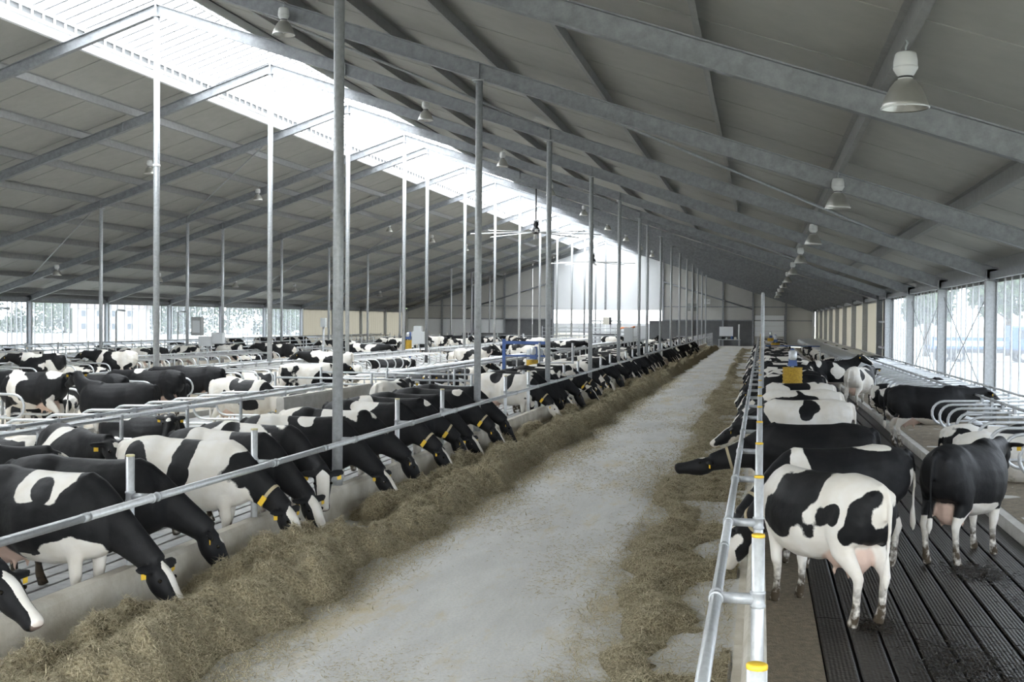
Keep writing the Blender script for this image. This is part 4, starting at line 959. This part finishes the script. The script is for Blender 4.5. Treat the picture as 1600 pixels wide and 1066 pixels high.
# --- hero cows, double rail
cow('feed_a', .62, 12.15, 127, 'nearest piebald cow with white hind legs and pink udder', G2, coat=[(.14, None, 1.08, .40, 1, .34, B), (1.12, None, .8, .42, 1, .6, B), (.60, None, 1.30, .13, 1, .28, Wt), (-.80, None, 1.06, .17, 1, .24, B), (-.52, None, 1.08, .12, 1, .10, B)], base=-1, collar=True)
cow('feed_c', .92, 14.5, 200, 'black cow with white rump patch just behind the piebald cow', G2, coat=[(.55, None, 1.3, .11, 1, .3, Wt), (-.42, None, 1.42, .30, 1, .06, Wt), (-.9, None, .7, .12, 1, .5, Wt)], base=1, collar=True)
cow('reach', .74, 17.7, 178, 'all-black cow stretching its head flat over the feed', G2, coat=[], base=1, collar=True)
cow('raised', .82, 23.2, 182, 'mostly white cow with one round black flank patch', G2, coat=[(.98, None, 1.1, .3, 1, .4, B), (1.4, None, .9, .4, 1, .4, B), (-.05, .2, 1.22, .2, .35, .2, B)], base=-1)
cow('feed_b', .84, 26.6, 178, 'white-topped cow with black side behind the spotted white cow', G2, coat=[(.1, None, 1.05, .6, 1, .28, B), (1.0, None, .9, .4, 1, .5, B)], base=-1)
cow('feed_a', .86, 29.6, 183, 'white and black cow in front of the yellow brush', G2, thr=.56, seed=31)
cow('feed_c', .86, 34.3, 176, 'black cow with white shoulder line right behind the nearest yellow brush', G2, coat=[(.5, None, 1.4, .2, 1, .08, Wt)], base=1)
y = 35.7; k = 0
while y < 112:
    k += 1
    c_ = cow(random.choice(keys), .84+random.uniform(-.1, .15), y, 180+random.uniform(-12, 12), f'black and white cow eating at double rail, {ordw(k)} past the nearest brush', G2, thr=random.choice((.42, .46, .5, .55)))
    k -= c_ is None
    y += random.uniform(1.3, 2.2)
# --- slatted alley and wall stalls
cow('level', 2.52, 15.35, 57, 'lean black cow standing on the slats seen from behind', G4, coat=[(-.1, None, .60, .3, 1, .12, Wt)], base=1)
cow('level', 3.85, 28.9, -3, 'big black cow standing in wall stall with rump to alley', G3, coat=[(-.2, None, .58, .4, 1, .12, Wt)], base=1)
cow('level', 3.3, 41, 62, 'piebald cow with pink udder standing past the stall dividers', G4, coat=[(-.45, None, 1.15, .13, 1, .17, B), (.4, None, 1.1, .45, 1, .5, B), (1.2, None, 1.2, .4, 1, .4, B)], base=-1)
cow('alert', 2.7, 47, 20, 'black cow with pale side looking up in the slatted alley', G4, coat=[(.1, None, 1.0, .25, 1, .25, Wt), (-.6, None, 1.3, .12, 1, .2, Wt)], base=1)
cow('alert', 2.2, 52, -150, 'dark cow standing crosswise in the slatted alley', G4, thr=.42, seed=5)
for k, (y, key, th, l) in enumerate(((21.6, 'lying_b', .62, 'mostly white cow lying in stall below the nearest dividers'), (23.2, 'lying_a', .5, 'piebald cow lying beside the big black stall cow'), (33.2, 'lying_a', .45, 'cow lying in wall stall just past the big black cow'),
        (35.5, 'lying_b', .5, 'curled cow lying in the second wall stall past the black cow'), (37.8, 'lying_a', .42, 'dark cow lying before the standing piebald cow in wall stalls'))):
    cow(key, 4.28, y, random.uniform(-4, 4), l, G3, z=.19, thr=th, seed=70+k)
def fill(X, rz, z, y0, y1, prob, lab, keys, step=1.15, grp=G3, off=.57, jit=4, cap=99):
    k = 0; y = y0+off
    while y < y1 and k < cap:
        if random.random() < prob:
            k += 1; ky = random.choice(keys); sh = .5 if (ky == 'level' and z > 0) else 0; c_ = cow(ky, X+random.uniform(-.1, .1)-sh*math.cos(R(rz)), y, rz+random.uniform(-jit, jit), f'{lab}, {ordw(k)} along the row', grp, z=z, thr=random.choice((.40, .45, .5, .55)))
            if c_ is None: k -= 1
        y += step
LY_ = ['lying_a', 'lying_b', 'lying_a', 'level']
fill(4.28, 0, .19, 44, 110, .22, 'cow resting in wall stalls beyond the piebald udder cow', ['lying_a', 'lying_b'], 1.15)
# --- ridge alleys and stalls
cow('alert', -14.3, 24.2, 190, 'black cow with white star facing away from the piebald alley cow', G4, coat=[], base=1, legs=True)
cow('feed_a', -12.35, 26.6, -8, 'white and black cow standing with lowered head before concrete stall wall', G4, coat=[(.2, None, 1.2, .18, 1, .35, B), (-.15, None, 1.3, .10, 1, .14, B), (.75, None, 1.2, .18, 1, .2, B), (.35, None, .85, .25, 1, .14, B), (1.25, None, .7, .3, 1, .4, B), (-.35, None, 1.05, .08, 1, .12, B)], base=-1, collar=True)
cow('level', -9.3, 11.9, 4, 'white cow with black head in the alley near frame edge', G4, coat=[(1.1, None, 1.2, .5, 1, .5, B), (.3, None, 1.25, .15, 1, .2, B), (-.5, None, 1.1, .15, 1, .2, B)], base=-1)
cow('level', -9.1, 14.2, -42, 'cow with white blaze facing the camera from the alley', G4, coat=[(0, None, 1.1, .3, 1, .35, Wt)], base=1)
cow('level', -8.75, 27.2, 84, 'white cow with black patches beside the concrete stall wall', G4, thr=.6, seed=44)
for k, (x, y, rz) in enumerate(((-17.0, 27.8, 172), (-16.8, 30.4, 176), (-16.9, 33.0, 184))):
    cow('level', x, y, rz, f'big black cow standing across the ridge stalls, {ordw(k+1)} of three', G4, coat=[(.5, None, 1.4, .12, 1, .1, Wt)] if k != 2 else [], base=1)
fill(-11.75, 0, .19, 10, 29, .2, 'cow lying in nearest stall row on pale sand', ['lying_a', 'lying_b'])
fill(-11.75, 0, .19, 34.5, 108, .24, 'cow resting in stall row past the crossing', LY_)
fill(RX+1.2, 180, .19, 15, 59, .24, 'cow in ridge stalls facing away from the feed alley', LY_)
fill(RX-1.2, 0, .19, 20, 59, .22, 'cow in ridge stalls facing toward the feed alley', LY_)
fill(RX+1.2, 180, .19, 65, 112, .2, 'cow in farther ridge stalls facing away from feed alley', LY_)
fill(mir(-11.75), 180, .19, 26, 59, .25, 'cow in the stall row beyond the ridge posts', LY_)
fill(mir(-11.75), 180, .19, 65, 112, .22, 'cow in farther stalls beyond the ridge posts', LY_)
fill(mir(-6.9), 180, 0, 44, 105, .3, 'cow eating at the distant feed rail', keys, 1.3, G1, jit=10)
fill(mir(.86), 0, 0, 44, 100, .2, 'cow eating at the farthest feed rail', keys, 1.4, G1, jit=10)
fill(mir(4.28), 180, .19, 32, 105, .2, 'cow in the outermost stalls near tree-side wall', ['lying_a', 'lying_b'])
fill(-14.6, 90, 0, 36, 110, .35, 'cow walking in the ridge alley', ['level', 'alert'], 4.5, G4, jit=90)
fill(-8.9, 90, 0, 36, 112, .4, 'cow standing behind the feeding row', ['level', 'alert', 'raised'], 4, G4, jit=100)
fill(-23.2, 90, 0, 34, 110, .4, 'cow in the alley beyond the ridge', ['level', 'alert'], 5, G4, jit=90)
fill(1.9, 90, 0, 56, 112, .4, 'cow standing farther along the slatted alley', ['level', 'alert'], 4, G4, jit=90)
